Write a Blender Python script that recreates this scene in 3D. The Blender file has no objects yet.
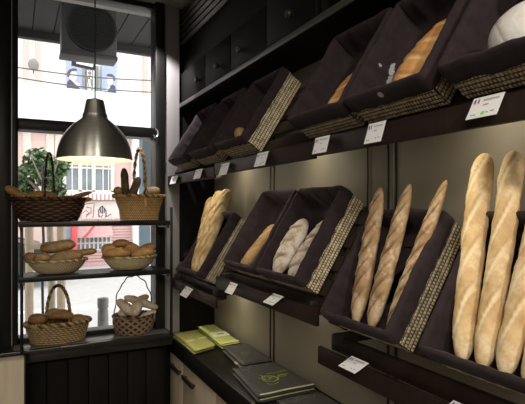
import bpy, bmesh, math, random
from mathutils import Vector, Matrix, noise
R = math.radians
PI = math.pi
scene = bpy.context.scene
COL = scene.collection

# ------------------------------------------------------------------ camera model
FPX, VH, CH = 485.0, 209.0, 1.55
YAW = math.atan(247 / 485)
SN, CS = math.sin(YAW), math.cos(YAW)
def ray(u, v):
    a = (u - 262.5) / FPX
    return Vector((SN + a * CS, CS - a * SN, (VH - v) / FPX))
def at(u, v, y):            # where the line of sight meets the upright plane at depth y
    r = ray(u, v); k = y / r.y
    return Vector((r.x * k, y, CH + r.z * k))

# ------------------------------------------------------------------ helpers
def tag(o, label=None, cat=None, group=None, kind=None):
    if label: o['label'] = label
    if cat: o['category'] = cat
    if group: o['group'] = group
    if kind: o['kind'] = kind
    return o
def empty(name, loc=(0, 0, 0), mat=None):
    o = bpy.data.objects.new(name, None); COL.objects.link(o)
    if mat is not None: o.matrix_basis = mat
    else: o.location = loc
    o.empty_display_size = .05
    return o
def thing(name, label, cat, loc=(0, 0, 0), group=None, mat=None):
    return tag(empty(name, loc, mat), label, cat, group)
def wm(o):
    return (wm(o.parent) if o.parent else Matrix()) @ o.matrix_basis
def smooth_mesh(me, angle=40):
    for p in me.polygons: p.use_smooth = True
    try: me.set_sharp_from_angle(angle=R(angle))
    except Exception: pass
def obj(name, src, mat, parent=None, local=False, smooth=40, origin=None):
    if isinstance(src, bmesh.types.BMesh):
        me = bpy.data.meshes.new(name)
        bmesh.ops.recalc_face_normals(src, faces=src.faces[:])
        src.to_mesh(me); src.free()
    else: me = src
    me.name = name
    for m in (mat if isinstance(mat, (list, tuple)) else [mat]): me.materials.append(m)
    if smooth: smooth_mesh(me, smooth)
    o = bpy.data.objects.new(name, me); COL.objects.link(o)
    if parent is not None:
        o.parent = parent
        if not local: me.transform(wm(parent).inverted())
    elif origin is not None:
        me.transform(Matrix.Translation(-Vector(origin))); o.location = origin
    return o
def center(me):
    n = len(me.vertices); c = Vector()
    for v in me.vertices: c += v.co
    return c / n
def struct(name, src, mat, parent=None, label=None):
    o = obj(name, src, mat, parent)
    if parent is None: o['kind'] = 'structure'
    if label: o['label'] = label
    return o
def children(o): return [c for c in bpy.data.objects if c.parent == o]
KIDS = {}
def copy_tree(o, parent=None, matrix=None):
    c = o.copy(); COL.objects.link(c)
    if parent is not None: c.parent = parent
    if matrix is not None: c.matrix_basis = matrix
    for ch in children(o): copy_tree(ch, c)
    return c
def box(bm, x0, x1, y0, y1, z0, z1, bev=0.0, M=None):
    t = bmesh.new()
    bmesh.ops.create_cube(t, size=1)
    for v in t.verts:
        v.co = Vector(((x0 + x1) / 2 + v.co.x * (x1 - x0), (y0 + y1) / 2 + v.co.y * (y1 - y0), (z0 + z1) / 2 + v.co.z * (z1 - z0)))
    if bev: bmesh.ops.bevel(t, geom=t.edges[:], offset=bev, segments=2, affect='EDGES', profile=.5)
    if M is not None: bmesh.ops.transform(t, matrix=M, verts=t.verts[:])
    me = bpy.data.meshes.new('t'); t.to_mesh(me); t.free(); bm.from_mesh(me); bpy.data.meshes.remove(me)
    return bm
def bx(*a, **k): return box(bmesh.new(), *a, **k)
def tube(bm, pts, rad, seg=10, closed=False, cap=True):
    pts = [Vector(p) for p in pts]; n = len(pts)
    rr = rad if isinstance(rad, (list, tuple)) else [rad] * n
    rings = []; prev = None
    for i, p in enumerate(pts):
        if closed: t = pts[(i + 1) % n] - pts[i - 1]
        else: t = pts[min(i + 1, n - 1)] - pts[max(i - 1, 0)]
        t.normalize()
        if prev is None:
            a = Vector((0, 0, 1)) if abs(t.z) < .9 else Vector((1, 0, 0))
            s = t.cross(a).normalized()
        else:
            s = (prev - t * prev.dot(t)).normalized()
        prev = s; b = t.cross(s)
        rings.append([bm.verts.new(p + (s * math.cos(k * 2 * PI / seg) + b * math.sin(k * 2 * PI / seg)) * rr[i]) for k in range(seg)])
    m = n if closed else n - 1
    for i in range(m):
        A, B = rings[i], rings[(i + 1) % n]
        for k in range(seg):
            bm.faces.new((A[k], A[(k + 1) % seg], B[(k + 1) % seg], B[k]))
    if cap and not closed:
        bm.faces.new(rings[0]); bm.faces.new(rings[-1])
    return bm
def lathe(bm, prof, c=(0, 0, 0), seg=48, sx=1, sy=1):
    c = Vector(c); rings = []
    for r, z in prof:
        if r < 1e-6: rings.append([bm.verts.new(c + Vector((0, 0, z)))])
        else: rings.append([bm.verts.new(c + Vector((r * sx * math.cos(k * 2 * PI / seg), r * sy * math.sin(k * 2 * PI / seg), z))) for k in range(seg)])
    for A, B in zip(rings, rings[1:]):
        for k in range(seg):
            k2 = (k + 1) % seg
            if len(A) == 1 and len(B) == 1: continue
            if len(A) == 1: bm.faces.new((A[0], B[k], B[k2]))
            elif len(B) == 1: bm.faces.new((A[k], A[k2], B[0]))
            else: bm.faces.new((A[k], A[k2], B[k2], B[k]))
    return bm
def ribbon(bm, pts, w, nrm, lift=0.0):      # flat painted stroke of width w in the plane with normal nrm
    nrm = Vector(nrm).normalized(); pts = [Vector(p) + nrm * lift for p in pts]
    prev = None
    for i, p in enumerate(pts):
        t = (pts[min(i + 1, len(pts) - 1)] - pts[max(i - 1, 0)]).normalized()
        s = t.cross(nrm).normalized() * w / 2
        cur = (bm.verts.new(p + s), bm.verts.new(p - s))
        if prev: bm.faces.new((prev[0], prev[1], cur[1], cur[0]))
        prev = cur
    return bm
def lerp(a, b, t): return a + (b - a) * t

# ------------------------------------------------------------------ materials
def base_mat(name):
    m = bpy.data.materials.new(name); m.use_nodes = True
    nt = m.node_tree; b = nt.nodes['Principled BSDF']
    return m, nt, b
def nd(nt, typ, **k):
    n = nt.nodes.new(typ)
    for a, v in k.items():
        if a in n.inputs.keys(): n.inputs[a].default_value = v
        else: setattr(n, a, v)
    return n
def coords(nt, scale=(1, 1, 1), kind='Object'):
    tc = nd(nt, 'ShaderNodeTexCoord'); mp = nd(nt, 'ShaderNodeMapping')
    mp.inputs['Scale'].default_value = scale
    nt.links.new(tc.outputs[kind], mp.inputs['Vector'])
    return mp.outputs['Vector']
def ramp(nt, fac, stops):
    r = nd(nt, 'ShaderNodeValToRGB')
    el = r.color_ramp.elements
    while len(el) < len(stops): el.new(.5)
    for e, (p, c) in zip(el, stops): e.position = p; e.color = (*c, 1)
    nt.links.new(fac, r.inputs['Fac']); return r.outputs['Color']
def mixc(nt, fac, a, b):
    m = nd(nt, 'ShaderNodeMix', data_type='RGBA')
    L = nt.links
    if hasattr(fac, 'links'): L.new(fac, m.inputs[0])
    else: m.inputs[0].default_value = fac
    for s, i in ((a, 6), (b, 7)):
        if isinstance(s, tuple): m.inputs[i].default_value = (*s, 1)
        else: L.new(s, m.inputs[i])
    return m.outputs[2]
def math_n(nt, op, a, b=None, c=None):
    m = nd(nt, 'ShaderNodeMath', operation=op)
    for i, s in enumerate((a, b, c)):
        if s is None: continue
        if isinstance(s, (int, float)): m.inputs[i].default_value = s
        else: nt.links.new(s, m.inputs[i])
    return m.outputs[0]
def noise_n(nt, vec, scale, detail=4, rough=.55):
    n = nd(nt, 'ShaderNodeTexNoise'); n.inputs['Scale'].default_value = scale
    n.inputs['Detail'].default_value = detail; n.inputs['Roughness'].default_value = rough
    nt.links.new(vec, n.inputs['Vector']); return n.outputs['Fac']
def bump(nt, b, h, strength=.3, dist=.002):
    n = nd(nt, 'ShaderNodeBump'); n.inputs['Strength'].default_value = strength; n.inputs['Distance'].default_value = dist
    nt.links.new(h, n.inputs['Height']); nt.links.new(n.outputs['Normal'], b.inputs['Normal'])
def plain(name, col, rough=.5, metal=0, var=.12, scale=20, spec=.5, bmp=0, stretch=(1, 1, 1)):
    m, nt, b = base_mat(name)
    v = coords(nt, stretch)
    f = noise_n(nt, v, scale)
    lo = tuple(c * (1 - var) for c in col); hi = tuple(min(1, c * (1 + var)) for c in col)
    nt.links.new(ramp(nt, f, [(.3, lo), (.7, hi)]), b.inputs['Base Color'])
    b.inputs['Roughness'].default_value = rough; b.inputs['Metallic'].default_value = metal
    b.inputs['Specular IOR Level'].default_value = spec
    if bmp: bump(nt, b, f, bmp, .002)
    return m
M = {}
M['black'] = plain('black_paint', (.006, .0052, .0046), .6, var=.15, spec=.1)
M['frame'] = plain('frame_paint', (.008, .0076, .0073), .38, spec=.3)
M['brown'] = plain('shelf_laminate', (.024, .0150, .0125), .45, var=.2, scale=8, spec=.25, stretch=(1, 6, 1))
M['panel'] = plain('taupe_panel', (.27, .235, .18), .55, var=.05, scale=3)
M['upright'] = plain('slotted_steel', (.03, .028, .026), .4, metal=.3)
M['ceiling'] = plain('ceiling_paint', (.42, .41, .38), .7, var=.03)
M['roomwall'] = plain('room_wall_paint', (.50, .47, .43), .7, var=.05)
M['floor'] = plain('floor_tile', (.26, .23, .20), .4, var=.2, scale=6)
M['pillar'] = plain('pilaster_satin', (.24, .225, .225), .5, metal=.1, var=.06, scale=5, stretch=(6, 6, .5))
M['counter'] = plain('worktop_dark', (.014, .012, .011), .3, var=.2, spec=.35)
M['beech'] = plain('pale_wood', (.46, .39, .30), .45, var=.14, scale=5, stretch=(6, 6, .5), bmp=.04)
M['handle'] = plain('bronze_handle', (.035, .025, .02), .35, metal=.4)
M['strip'] = plain('grey_strip', (.062, .06, .056), .42, metal=.2, var=.06)
M['trim'] = plain('satin_metal_trim', (.55, .54, .52), .42, metal=.8, var=.06)
M['steel'] = plain('brushed_steel', (.80, .80, .735), .33, metal=.6, var=.1, scale=60, stretch=(.3, .3, 6))
M['lampwhite'] = plain('lamp_white_enamel', (.85, .80, .68), .5, var=.02)
M['cord'] = plain('cord_rubber', (.02, .02, .02), .5)
M['card'] = plain('white_card', (.92, .92, .94), .45, var=.02)
M['ink'] = plain('grey_ink', (.22, .22, .24), .6)
M['inkdark'] = plain('dark_ink', (.06, .06, .09), .6)
M['inkred'] = plain('red_ink', (.55, .08, .08), .6)
M['inkblue'] = plain('blue_ink', (.05, .07, .3), .6)
M['inkgreen'] = plain('green_dot', (.25, .8, .12), .5)
M['grey_plastic'] = plain('grey_plastic', (.055, .055, .055), .5, var=.05)
M['plank'] = plain('weathered_planks', (.022, .021, .020), .7, var=.25, scale=4, stretch=(4, .4, 4))
M['dark_beam'] = plain('dark_beam', (.010, .009, .009), .6)

def mat_liner(name, flour=None):
    m, nt, b = base_mat(name)
    v = coords(nt); f = noise_n(nt, v, 35, 5)
    col = ramp(nt, f, [(.3, (.0175, .0118, .0135)), (.72, (.031, .0205, .0240))])
    wv = nd(nt, 'ShaderNodeTexNoise'); wv.inputs['Scale'].default_value = 900; nt.links.new(v, wv.inputs['Vector'])
    if flour:
        acc = None
        for (p, s, rad) in flour:
            sub = nd(nt, 'ShaderNodeVectorMath', operation='SUBTRACT'); nt.links.new(v, sub.inputs[0]); sub.inputs[1].default_value = p
            mul = nd(nt, 'ShaderNodeVectorMath', operation='MULTIPLY'); nt.links.new(sub.outputs[0], mul.inputs[0]); mul.inputs[1].default_value = s
            ln = nd(nt, 'ShaderNodeVectorMath', operation='LENGTH'); nt.links.new(mul.outputs[0], ln.inputs[0])
            g = math_n(nt, 'SUBTRACT', 1, math_n(nt, 'DIVIDE', ln.outputs['Value'], rad))
            acc = g if acc is None else math_n(nt, 'MAXIMUM', acc, g)
        n2 = noise_n(nt, v, 70, 6, .75)
        k = math_n(nt, 'MULTIPLY', math_n(nt, 'MAXIMUM', acc, 0), 1.6)
        k = math_n(nt, 'MULTIPLY', k, math_n(nt, 'GREATER_THAN', math_n(nt, 'ADD', n2, math_n(nt, 'MULTIPLY', k, .25)), .56))
        k = math_n(nt, 'MINIMUM', k, .55)
        col = mixc(nt, k, col, (.62, .61, .66))
    nt.links.new(col, b.inputs['Base Color'])
    b.inputs['Roughness'].default_value = .85; b.inputs['Specular IOR Level'].default_value = .2
    b.inputs['Sheen Weight'].default_value = .12; b.inputs['Sheen Roughness'].default_value = .5
    b.inputs['Sheen Tint'].default_value = (.5, .42, .45, 1)
    bump(nt, b, f, .25, .004)
    return m
M['liner'] = mat_liner('dark_linen')

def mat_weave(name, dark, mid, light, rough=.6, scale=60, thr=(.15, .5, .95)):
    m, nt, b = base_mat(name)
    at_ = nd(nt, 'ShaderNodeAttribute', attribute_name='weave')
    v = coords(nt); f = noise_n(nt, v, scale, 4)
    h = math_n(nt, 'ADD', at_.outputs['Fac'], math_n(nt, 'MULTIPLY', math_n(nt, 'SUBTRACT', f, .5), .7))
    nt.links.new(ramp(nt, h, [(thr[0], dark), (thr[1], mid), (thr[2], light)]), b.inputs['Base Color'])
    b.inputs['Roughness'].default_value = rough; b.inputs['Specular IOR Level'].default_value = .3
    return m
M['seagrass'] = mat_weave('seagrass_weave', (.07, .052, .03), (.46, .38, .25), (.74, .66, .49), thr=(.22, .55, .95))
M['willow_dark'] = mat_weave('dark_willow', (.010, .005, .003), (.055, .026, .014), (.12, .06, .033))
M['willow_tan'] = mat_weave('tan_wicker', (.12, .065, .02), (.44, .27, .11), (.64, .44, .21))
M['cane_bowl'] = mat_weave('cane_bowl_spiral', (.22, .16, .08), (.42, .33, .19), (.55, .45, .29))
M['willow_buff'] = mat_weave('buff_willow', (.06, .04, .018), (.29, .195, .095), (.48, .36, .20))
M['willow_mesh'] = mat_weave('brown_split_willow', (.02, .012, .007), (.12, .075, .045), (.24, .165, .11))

def mat_bread(name, crust_lo, crust_hi, cutc, flour=.0, flourc=(.72, .66, .58), fscale=14, rough=.62, speck=.0, grain=(1, 1, 1)):
    m, nt, b = base_mat(name)
    v = coords(nt, grain)
    f = noise_n(nt, v, 22, 6, .6)
    f2 = noise_n(nt, v, 110, 4, .6)
    col = ramp(nt, f, [(.32, crust_lo), (.68, crust_hi)])
    if speck: col = mixc(nt, math_n(nt, 'MULTIPLY', math_n(nt, 'GREATER_THAN', f2, .62), speck), col, tuple(c * .45 for c in crust_lo))
    a = nd(nt, 'ShaderNodeAttribute', attribute_name='cut')
    col = mixc(nt, math_n(nt, 'MULTIPLY', a.outputs['Fac'], .95), col, cutc)
    e = nd(nt, 'ShaderNodeAttribute', attribute_name='ear')
    col = mixc(nt, math_n(nt, 'MULTIPLY', e.outputs['Fac'], .6), col, tuple(c * .6 for c in crust_lo))
    if flour > 0:
        f3 = noise_n(nt, v, fscale, 6, .68)
        k = ramp(nt, math_n(nt, 'ADD', f3, math_n(nt, 'MULTIPLY', math_n(nt, 'SUBTRACT', f2, .5), .35)), [(max(0, .72 - flour * .5), (0, 0, 0)), (min(1, .92 - flour * .5), (1, 1, 1))])
        k2 = math_n(nt, 'MULTIPLY', math_n(nt, 'MULTIPLY', k, math_n(nt, 'SUBTRACT', 1, math_n(nt, 'MULTIPLY', a.outputs['Fac'], .95))), .85)
        col = mixc(nt, k2, col, flourc)
    nt.links.new(col, b.inputs['Base Color'])
    b.inputs['Roughness'].default_value = rough; b.inputs['Specular IOR Level'].default_value = .3
    b.inputs['Subsurface Weight'].default_value = 0
    bump(nt, b, math_n(nt, 'ADD', math_n(nt, 'MULTIPLY', f, .6), math_n(nt, 'MULTIPLY', f2, .4)), .5, .004)
    return m
M['pale'] = mat_bread('pale_golden_crust', (.52, .33, .15), (.72, .53, .29), (.82, .68, .45), .45, (.82, .69, .49), 18)
M['rustic'] = mat_bread('rustic_brown_crust', (.24, .14, .07), (.41, .27, .145), (.10, .05, .024), .5, (.54, .43, .31), 26)
M['tan'] = mat_bread('tan_crust', (.30, .175, .075), (.44, .28, .13), (.58, .38, .19), .2, (.6, .45, .28))
M['floured'] = mat_bread('floured_crust', (.34, .22, .13), (.50, .36, .24), (.27, .165, .065), .80, (.70, .64, .58), 30)
M['ficelle'] = mat_bread('ficelle_crust', (.36, .235, .11), (.54, .41, .22), (.28, .16, .065), .45, (.60, .52, .36), 22)
M['boule'] = mat_bread('white_floured_boule', (.60, .55, .50), (.74, .70, .66), (.40, .34, .28), .95, (.84, .82, .80), 12)
M['orange'] = mat_bread('amber_crust', (.42, .19, .055), (.62, .33, .12), (.72, .48, .24), .25, (.70, .5, .3))
M['toast'] = mat_bread('toasted_crust', (.24, .12, .045), (.40, .22, .09), (.46, .28, .13), .15, (.5, .36, .2))
M['golden'] = mat_bread('golden_crust', (.31, .165, .055), (.47, .275, .105), (.52, .34, .16), .1, (.5, .38, .22))
M['darkrye'] = mat_bread('dark_rye_crust', (.085, .05, .03), (.17, .11, .065), (.2, .13, .08), .2, (.3, .23, .16))
M['olive'] = mat_bread('dull_brown_crust', (.20, .13, .06), (.34, .23, .11), (.38, .26, .14), .3, (.42, .33, .2))
M['milky'] = mat_bread('milky_pale_crust', (.46, .36, .24), (.62, .52, .39), (.34, .25, .15), .35, (.68, .62, .53))

# ------------------------------------------------------------------ bread
def attr_set(me, name, vals):
    a = me.attributes.new(name, 'FLOAT', 'POINT'); a.data.foreach_set('value', vals)
def loaf_mesh(p0, p1, r, bend=(0, 0, 0), up=(0, 0, 1), flat=1.0, power=5.0, cuts=0, slant=.9, cutw=.22, depth=.10, seed=0, rings=0, seg=36, lump=.06, r1=None, tip=1.0):
    p0, p1, up, bend = Vector(p0), Vector(p1), Vector(up), Vector(bend)
    ax = (p1 - p0); L = ax.length; r1 = r if r1 is None else r1
    vs, cv, ev, fs = [], [], [], []
    rings = rings or int(max(40, min(150, L / max(r, .01) * 11)))
    off = Vector((seed * 7.3, seed * 3.1, seed * 1.7))
    for i in range(rings):
        t = i / (rings - 1)
        tt = .5 - .5 * math.cos(PI * t)
        t = lerp(t, tt, .55)
        c = p0 + ax * t + bend * (4 * t * (1 - t))
        d = (ax + bend * (4 - 8 * t)).normalized()
        s = d.cross(up).normalized(); n = s.cross(d).normalized()
        prof = max(0.0, 1 - abs(2 * t - 1) ** power) ** .5
        rad = lerp(r, r1, t) * max(prof, .02)
        for k in range(seg):
            a = 2 * PI * k / seg
            ca, sa = math.cos(a), math.sin(a)          # ca>0 : top side
            cut = ear = 0.0; disp = 0.0
            if cuts:
                side = sa
                q = (t - .07) / .86 * cuts - side * slant * .5 + .22 * noise.noise(Vector((t * cuts * .9, side * .8, seed * 3.3)))
                fr = q - math.floor(q) - .5
                inside = 1 if -.0 <= q <= cuts else 0
                edge = (.72 + .28 * (.5 + .5 * math.sin(math.floor(q) * 2.7 + seed))) * max(0, 1 - (abs(side) / .93) ** 6) * (1 if ca > -.05 else 0) * inside
                g = math.exp(-(fr / cutw) ** 2 * 1.6)
                e = math.exp(-((fr - cutw * 1.15) / (cutw * .42)) ** 2)
                cut = max(0, min(1, (g - .25) / .45)) * edge
                ear = e * edge
                disp = (-depth * g * .8 + depth * .6 * e) * edge
            q3 = c / max(r, .01) * .8 + off + Vector((ca, sa, 0)) * .8
            nz = noise.noise(q3) * lump + noise.noise(q3 * 2.7) * lump * .45
            rr = rad * (1 + nz + disp)
            up_s = flat if ca > 0 else flat * .85
            vs.append(c + s * (rr * sa) + n * (rr * ca * up_s))
            cv.append(cut); ev.append(ear)
    for i in range(rings - 1):
        for k in range(seg):
            k2 = (k + 1) % seg
            fs.append((i * seg + k, i * seg + k2, (i + 1) * seg + k2, (i + 1) * seg + k))
    fs.append(tuple(range(seg - 1, -1, -1))); fs.append(tuple((rings - 1) * seg + k for k in range(seg)))
    me = bpy.data.meshes.new('loaf'); me.from_pydata([tuple(v) for v in vs], [], fs)
    attr_set(me, 'cut', cv); attr_set(me, 'ear', ev)
    bm = bmesh.new(); bm.from_mesh(me); bmesh.ops.recalc_face_normals(bm, faces=bm.faces[:]); bm.to_mesh(me); bm.free()
    return me
def bread(name, label, mat, p0, p1, r, group=None, cat='bread', **k):
    me = loaf_mesh(p0, p1, r, **k)
    o = obj(name, me, M[mat], origin=(Vector(p0) + Vector(p1)) / 2, smooth=180)
    return tag(o, label, cat, group)

# ------------------------------------------------------------------ the room
WX = 1.07
YW = 2.74
struct('floor', bx(-3.2, 1.3, -2.7, 2.95, -.1, 0), M['floor'])
struct('ceiling', bx(-3.2, 1.3, -2.7, 2.95, 2.72, 3.05), M['ceiling'])
struct('wall_rear', bx(-3.2, 1.3, -2.8, -2.7, 0, 2.72), M['roomwall'])
struct('wall_left', bx(-3.3, -3.2, -2.7, 2.95, 0, 2.72), M['roomwall'])
wr = struct('wall_right', bx(WX + .006, 1.3, -2.7, 2.95, 0, 2.72), M['black'])
bm = bmesh.new()
for y0, y1 in ((2.001, 2.74), (1.191, 1.999), (.381, 1.189), (-.429, .379), (-1.3, -.431)):
    box(bm, WX, WX + .012, y0, y1, .834, 2.72, .001)
struct('wall_panel', bm, M['panel'], wr)
for i, y in enumerate((2.0, 1.19, .38)):
    bm = bmesh.new()
    for s in (-1, 1):
        box(bm, WX - .004, WX + .008, y + s * .0175 - .0045, y + s * .0175 + .0045, .834, 2.12, .001)
    struct('trim_%d' % (i + 1), bm, M['upright'])
bm = bmesh.new(); tube(bm, [(1.064, 1.304, 1.76), (1.064, 1.302, 1.66), (1.0635, 1.305, 1.55), (1.064, 1.31, 1.40), (1.064, 1.305, 1.2)], .0028, 8)
tag(obj('cable', bm, M['cord'], origin=(1.064, 1.304, 1.5)), 'thin dark cable running down the taupe wall behind the brown scored baguettes', 'cable')
# window wall: solid pieces round the opening
XL, XR = .012, .705
bm = bmesh.new()
box(bm, -3.2, -.075, YW, 2.95, 0, 2.72); box(bm, -.075, .76, YW - .05, 2.95, 0, .84); box(bm, .76, 1.08, YW + .012, 2.95, 0, 2.72)
struct('wall_window', bm, M['black'])
# tongue and groove boards below the sill
bm = bmesh.new()
xs = [-.06]
while xs[-1] < .74: xs.append(xs[-1] + .1)
for a in xs[:-1]: box(bm, a + .0015, min(a + .0985, .768), 2.665, 2.69, 0, .845, .003)
struct('wall_panelling', bm, plain('board_paint', (.0075, .006, .006), .6, var=.25, spec=.12, scale=5, stretch=(8, 1, .5)))
# pilaster at the right of the window
struct('trim_4', bx(.762, .849, YW - .012, YW + .012, .834, 2.72, .003), M['pillar'])
# window
win = empty('window_1', (0.36, 2.78, .9)); win['kind'] = 'structure'
fr = bmesh.new()
box(fr, -.075, XL - .03, YW - .022, 2.83, .84, 2.72, .003)
box(fr, XL - .027, XL, YW - .03, 2.83, .84, 2.72, .003)
box(fr, XR, .758, YW - .03, 2.83, .84, 2.72, .003)
box(fr, XL, XR, YW - .02, 2.83, 1.952, 2.008, .003)
box(fr, XL, XR, YW + .0, 2.83, .868, .895, .003)
box(fr, XL, XR, YW + .0, 2.83, 2.69, 2.72, .003)
obj('frame', fr, M['frame'], win)
obj('frame_seal', bx(XL - .0305, XL - .0265, YW - .034, YW - .02, .87, 2.72, .001), M['trim'], win)
mg, nt, b = base_mat('window_glass')
for n in list(nt.nodes):
    if n.type == 'BSDF_PRINCIPLED': nt.nodes.remove(n)
out = [n for n in nt.nodes if n.type == 'OUTPUT_MATERIAL'][0]
tr = nd(nt, 'ShaderNodeBsdfTransparent'); gl = nd(nt, 'ShaderNodeBsdfGlossy'); gl.inputs['Roughness'].default_value = .02
fz = nd(nt, 'ShaderNodeFresnel'); fz.inputs['IOR'].default_value = 1.22
mx = nd(nt, 'ShaderNodeMixShader')
tr.inputs['Color'].default_value = (.97, .98, .975, 1)
nt.links.new(fz.outputs[0], mx.inputs[0]); nt.links.new(tr.outputs[0], mx.inputs[1]); nt.links.new(gl.outputs[0], mx.inputs[2]); nt.links.new(mx.outputs[0], out.inputs['Surface'])
M['glass'] = mg
obj('pane', bx(XL, XR, 2.795, 2.801, .89, 1.955), mg, win)
obj('pane', bx(XL, XR, 2.795, 2.801, 2.005, 2.695), mg, win)
bm = bmesh.new()
box(bm, -.07, .768, 2.585, 2.80, .845, .87, .004)
box(bm, -.07, .768, 2.60, 2.66, .805, .846, .003)
obj('window_sill', bm, plain('sill_gloss', (.016, .015, .014), .22, var=.2, spec=.6), win)
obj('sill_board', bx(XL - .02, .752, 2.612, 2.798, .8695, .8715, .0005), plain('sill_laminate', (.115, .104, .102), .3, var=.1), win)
hk = bmesh.new()
tube(hk, [Vector((.70 + .014 * math.sin(a), 2.70 - .002 * a, 1.975 + .022 * math.cos(a))) for a in [i * .35 for i in range(13)]], .004, 8)
tube(hk, [(.70, 2.70, 1.953), (.70, 2.725, 1.953)], .004, 8)
tag(obj('hook', hk, M['trim'], origin=(.70, 2.71, 1.97)), 'small pale curled hook at right end of window crossbar', 'hook')

# ------------------------------------------------------------------ display shelves on the right wall
TH = R(57.5); CT, ST = math.cos(TH), math.sin(TH)
BROT = Matrix(((0, CT, -ST, 0), (-1, 0, 0, 0), (0, ST, CT, 0), (0, 0, 0, 1)))
def bmat(yc, zb): return Matrix.Translation((.815, yc, zb)) @ BROT
def shelf_unit(y0, y1, zb, ztop, xb, label, ledge, group):
    top = zb > 1.6
    root = thing('display_shelf', label, 'shelf', (WX, (y0 + y1) / 2, zb), group)
    bm = bmesh.new()                                    # lip board, leaning out at its foot
    h = .052
    d = Vector((0, 0, 0)); dz = -math.sqrt(h * h - d.x * d.x)
    Ml = Matrix.Translation((xb, 0, ztop)) @ Matrix.Rotation(math.atan2(-d.x, -dz) , 4, 'Y')
    box(bm, 0.0, .014, y0 + .004, y1 - (.004 if ledge else -.018), -h, 0, .003, Ml)
    obj('lip', bm, M['brown'], root)
    Mb = bmat(0, zb)
    for k, ly in enumerate((.028, .112, .196, .280)):
        bm = bmesh.new(); box(bm, -y1 + .006, -y0 - .006, ly - .027, ly + .027, -.017, -.004, .002, Mb)
        obj('slat', bm, M['brown'], root)
    obj('front_rail', bx(.826, .848, y0 + .01, y1 - .01, zb - (.044 if top else .062 if ledge else .084), zb - (.012 if ledge else .036), .006), M['brown'], root)
    if ledge: obj('ledge', bx(xb + .008, xb + .046, y0 + .006, y1 - .006, ztop - .02, ztop - .008, .002), M['brown'], root)
    for yb in (y0 + .06, y1 - .06):
        bm = bmesh.new()
        box(bm, -yb - .007, -yb + .007, 0, .33, -.032, -.0175, .002, Mb)
        if not top: box(bm, .80, 1.066, yb - .007, yb + .007, zb - .052, zb - .022, .002)
        else: box(bm, .99, 1.0660, yb - .007, yb + .007, zb + .20, zb + .235, .002)
        obj('bracket', bm, M['upright'], root)
    return root
G = 'slatted bread shelves on the taupe wall'
zA, zB, zC, zT = 1.205, 1.292, 1.219, 1.766
shelf_unit(2.004, 2.72, 1.205, 1.161, .785, 'dark lower bread shelf next to window holding one basket of floury baguettes', True, G)
shelf_unit(1.194, 2.0, zB, 1.256, .785, 'dark middle bread shelf holding two baskets beside each other, set higher than its neighbours', True, G)
shelf_unit(.384, 1.19, zC, 1.144, .798, 'dark lower bread shelf nearest the viewer under the tall baguettes', False, G)
shelf_unit(2.0, 2.74, 1.76, 1.738, .778, 'dark upper bread shelf in the far corner by the window', True, G)
shelf_unit(1.194, 1.996, 1.7615, 1.750, .778, 'dark upper bread shelf in the middle of the wall, two spaced baskets on it', True, G)
shelf_unit(.384, 1.19, zT + .002, 1.756, .778, 'dark upper bread shelf nearest the viewer under the white floured loaf', True, G)

# ------------------------------------------------------------------ lined wicker trays
W, L, D = .258, .325, .098
def wicker_mesh():
    cw, ch, ns = .0086, .0118, 5
    vs, fs, hv = [], [], []
    def side(org, du, dn, length):
        nc = int(round(length / cw)); c = length / nc; nr = 6
        n0 = len(vs); NU, NV = nc * ns + 1, nr * ns + 1
        for j in range(NV):
            v = j / ns
            for i in range(NU):
                u = i / ns
                row = math.floor(v)
                a = u + .5 * (row % 2)
                # each strand arcs over one stake and dives under the next
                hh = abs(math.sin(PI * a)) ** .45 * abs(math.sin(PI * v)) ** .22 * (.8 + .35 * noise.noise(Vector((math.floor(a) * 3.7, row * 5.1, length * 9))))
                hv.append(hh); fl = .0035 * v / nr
                vs.append(org + du * (u * c) + dn * (.0028 * hh - .001 + fl) + Vector((0, 0, v * ch)))
        for j in range(NV - 1):
            for i in range(NU - 1):
                a = n0 + j * NU + i
                fs.append((a, a + 1, a + NU + 1, a + NU))
    X, Y = Vector((1, 0, 0)), Vector((0, 1, 0))
    side(Vector((-W / 2, 0, 0)), X, -Y, W); side(Vector((W / 2, 0, 0)), Y, X, L)
    side(Vector((W / 2, L, 0)), -X, Y, W); side(Vector((-W / 2, L, 0)), -Y, -X, L)
    n0 = len(vs)
    for x, y in ((-W / 2, 0), (W / 2, 0), (W / 2, L), (-W / 2, L)):
        vs.append(Vector((x, y, .0005))); hv.append(.45)
    fs.append((n0 + 3, n0 + 2, n0 + 1, n0))
    me = bpy.data.meshes.new('wicker'); me.from_pydata([tuple(v) for v in vs], [], fs)
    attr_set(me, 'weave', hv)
    bm = bmesh.new(); bm.from_mesh(me); bmesh.ops.remove_doubles(bm, verts=bm.verts[:], dist=.0004); bm.to_mesh(me); bm.free()
    return me
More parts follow.
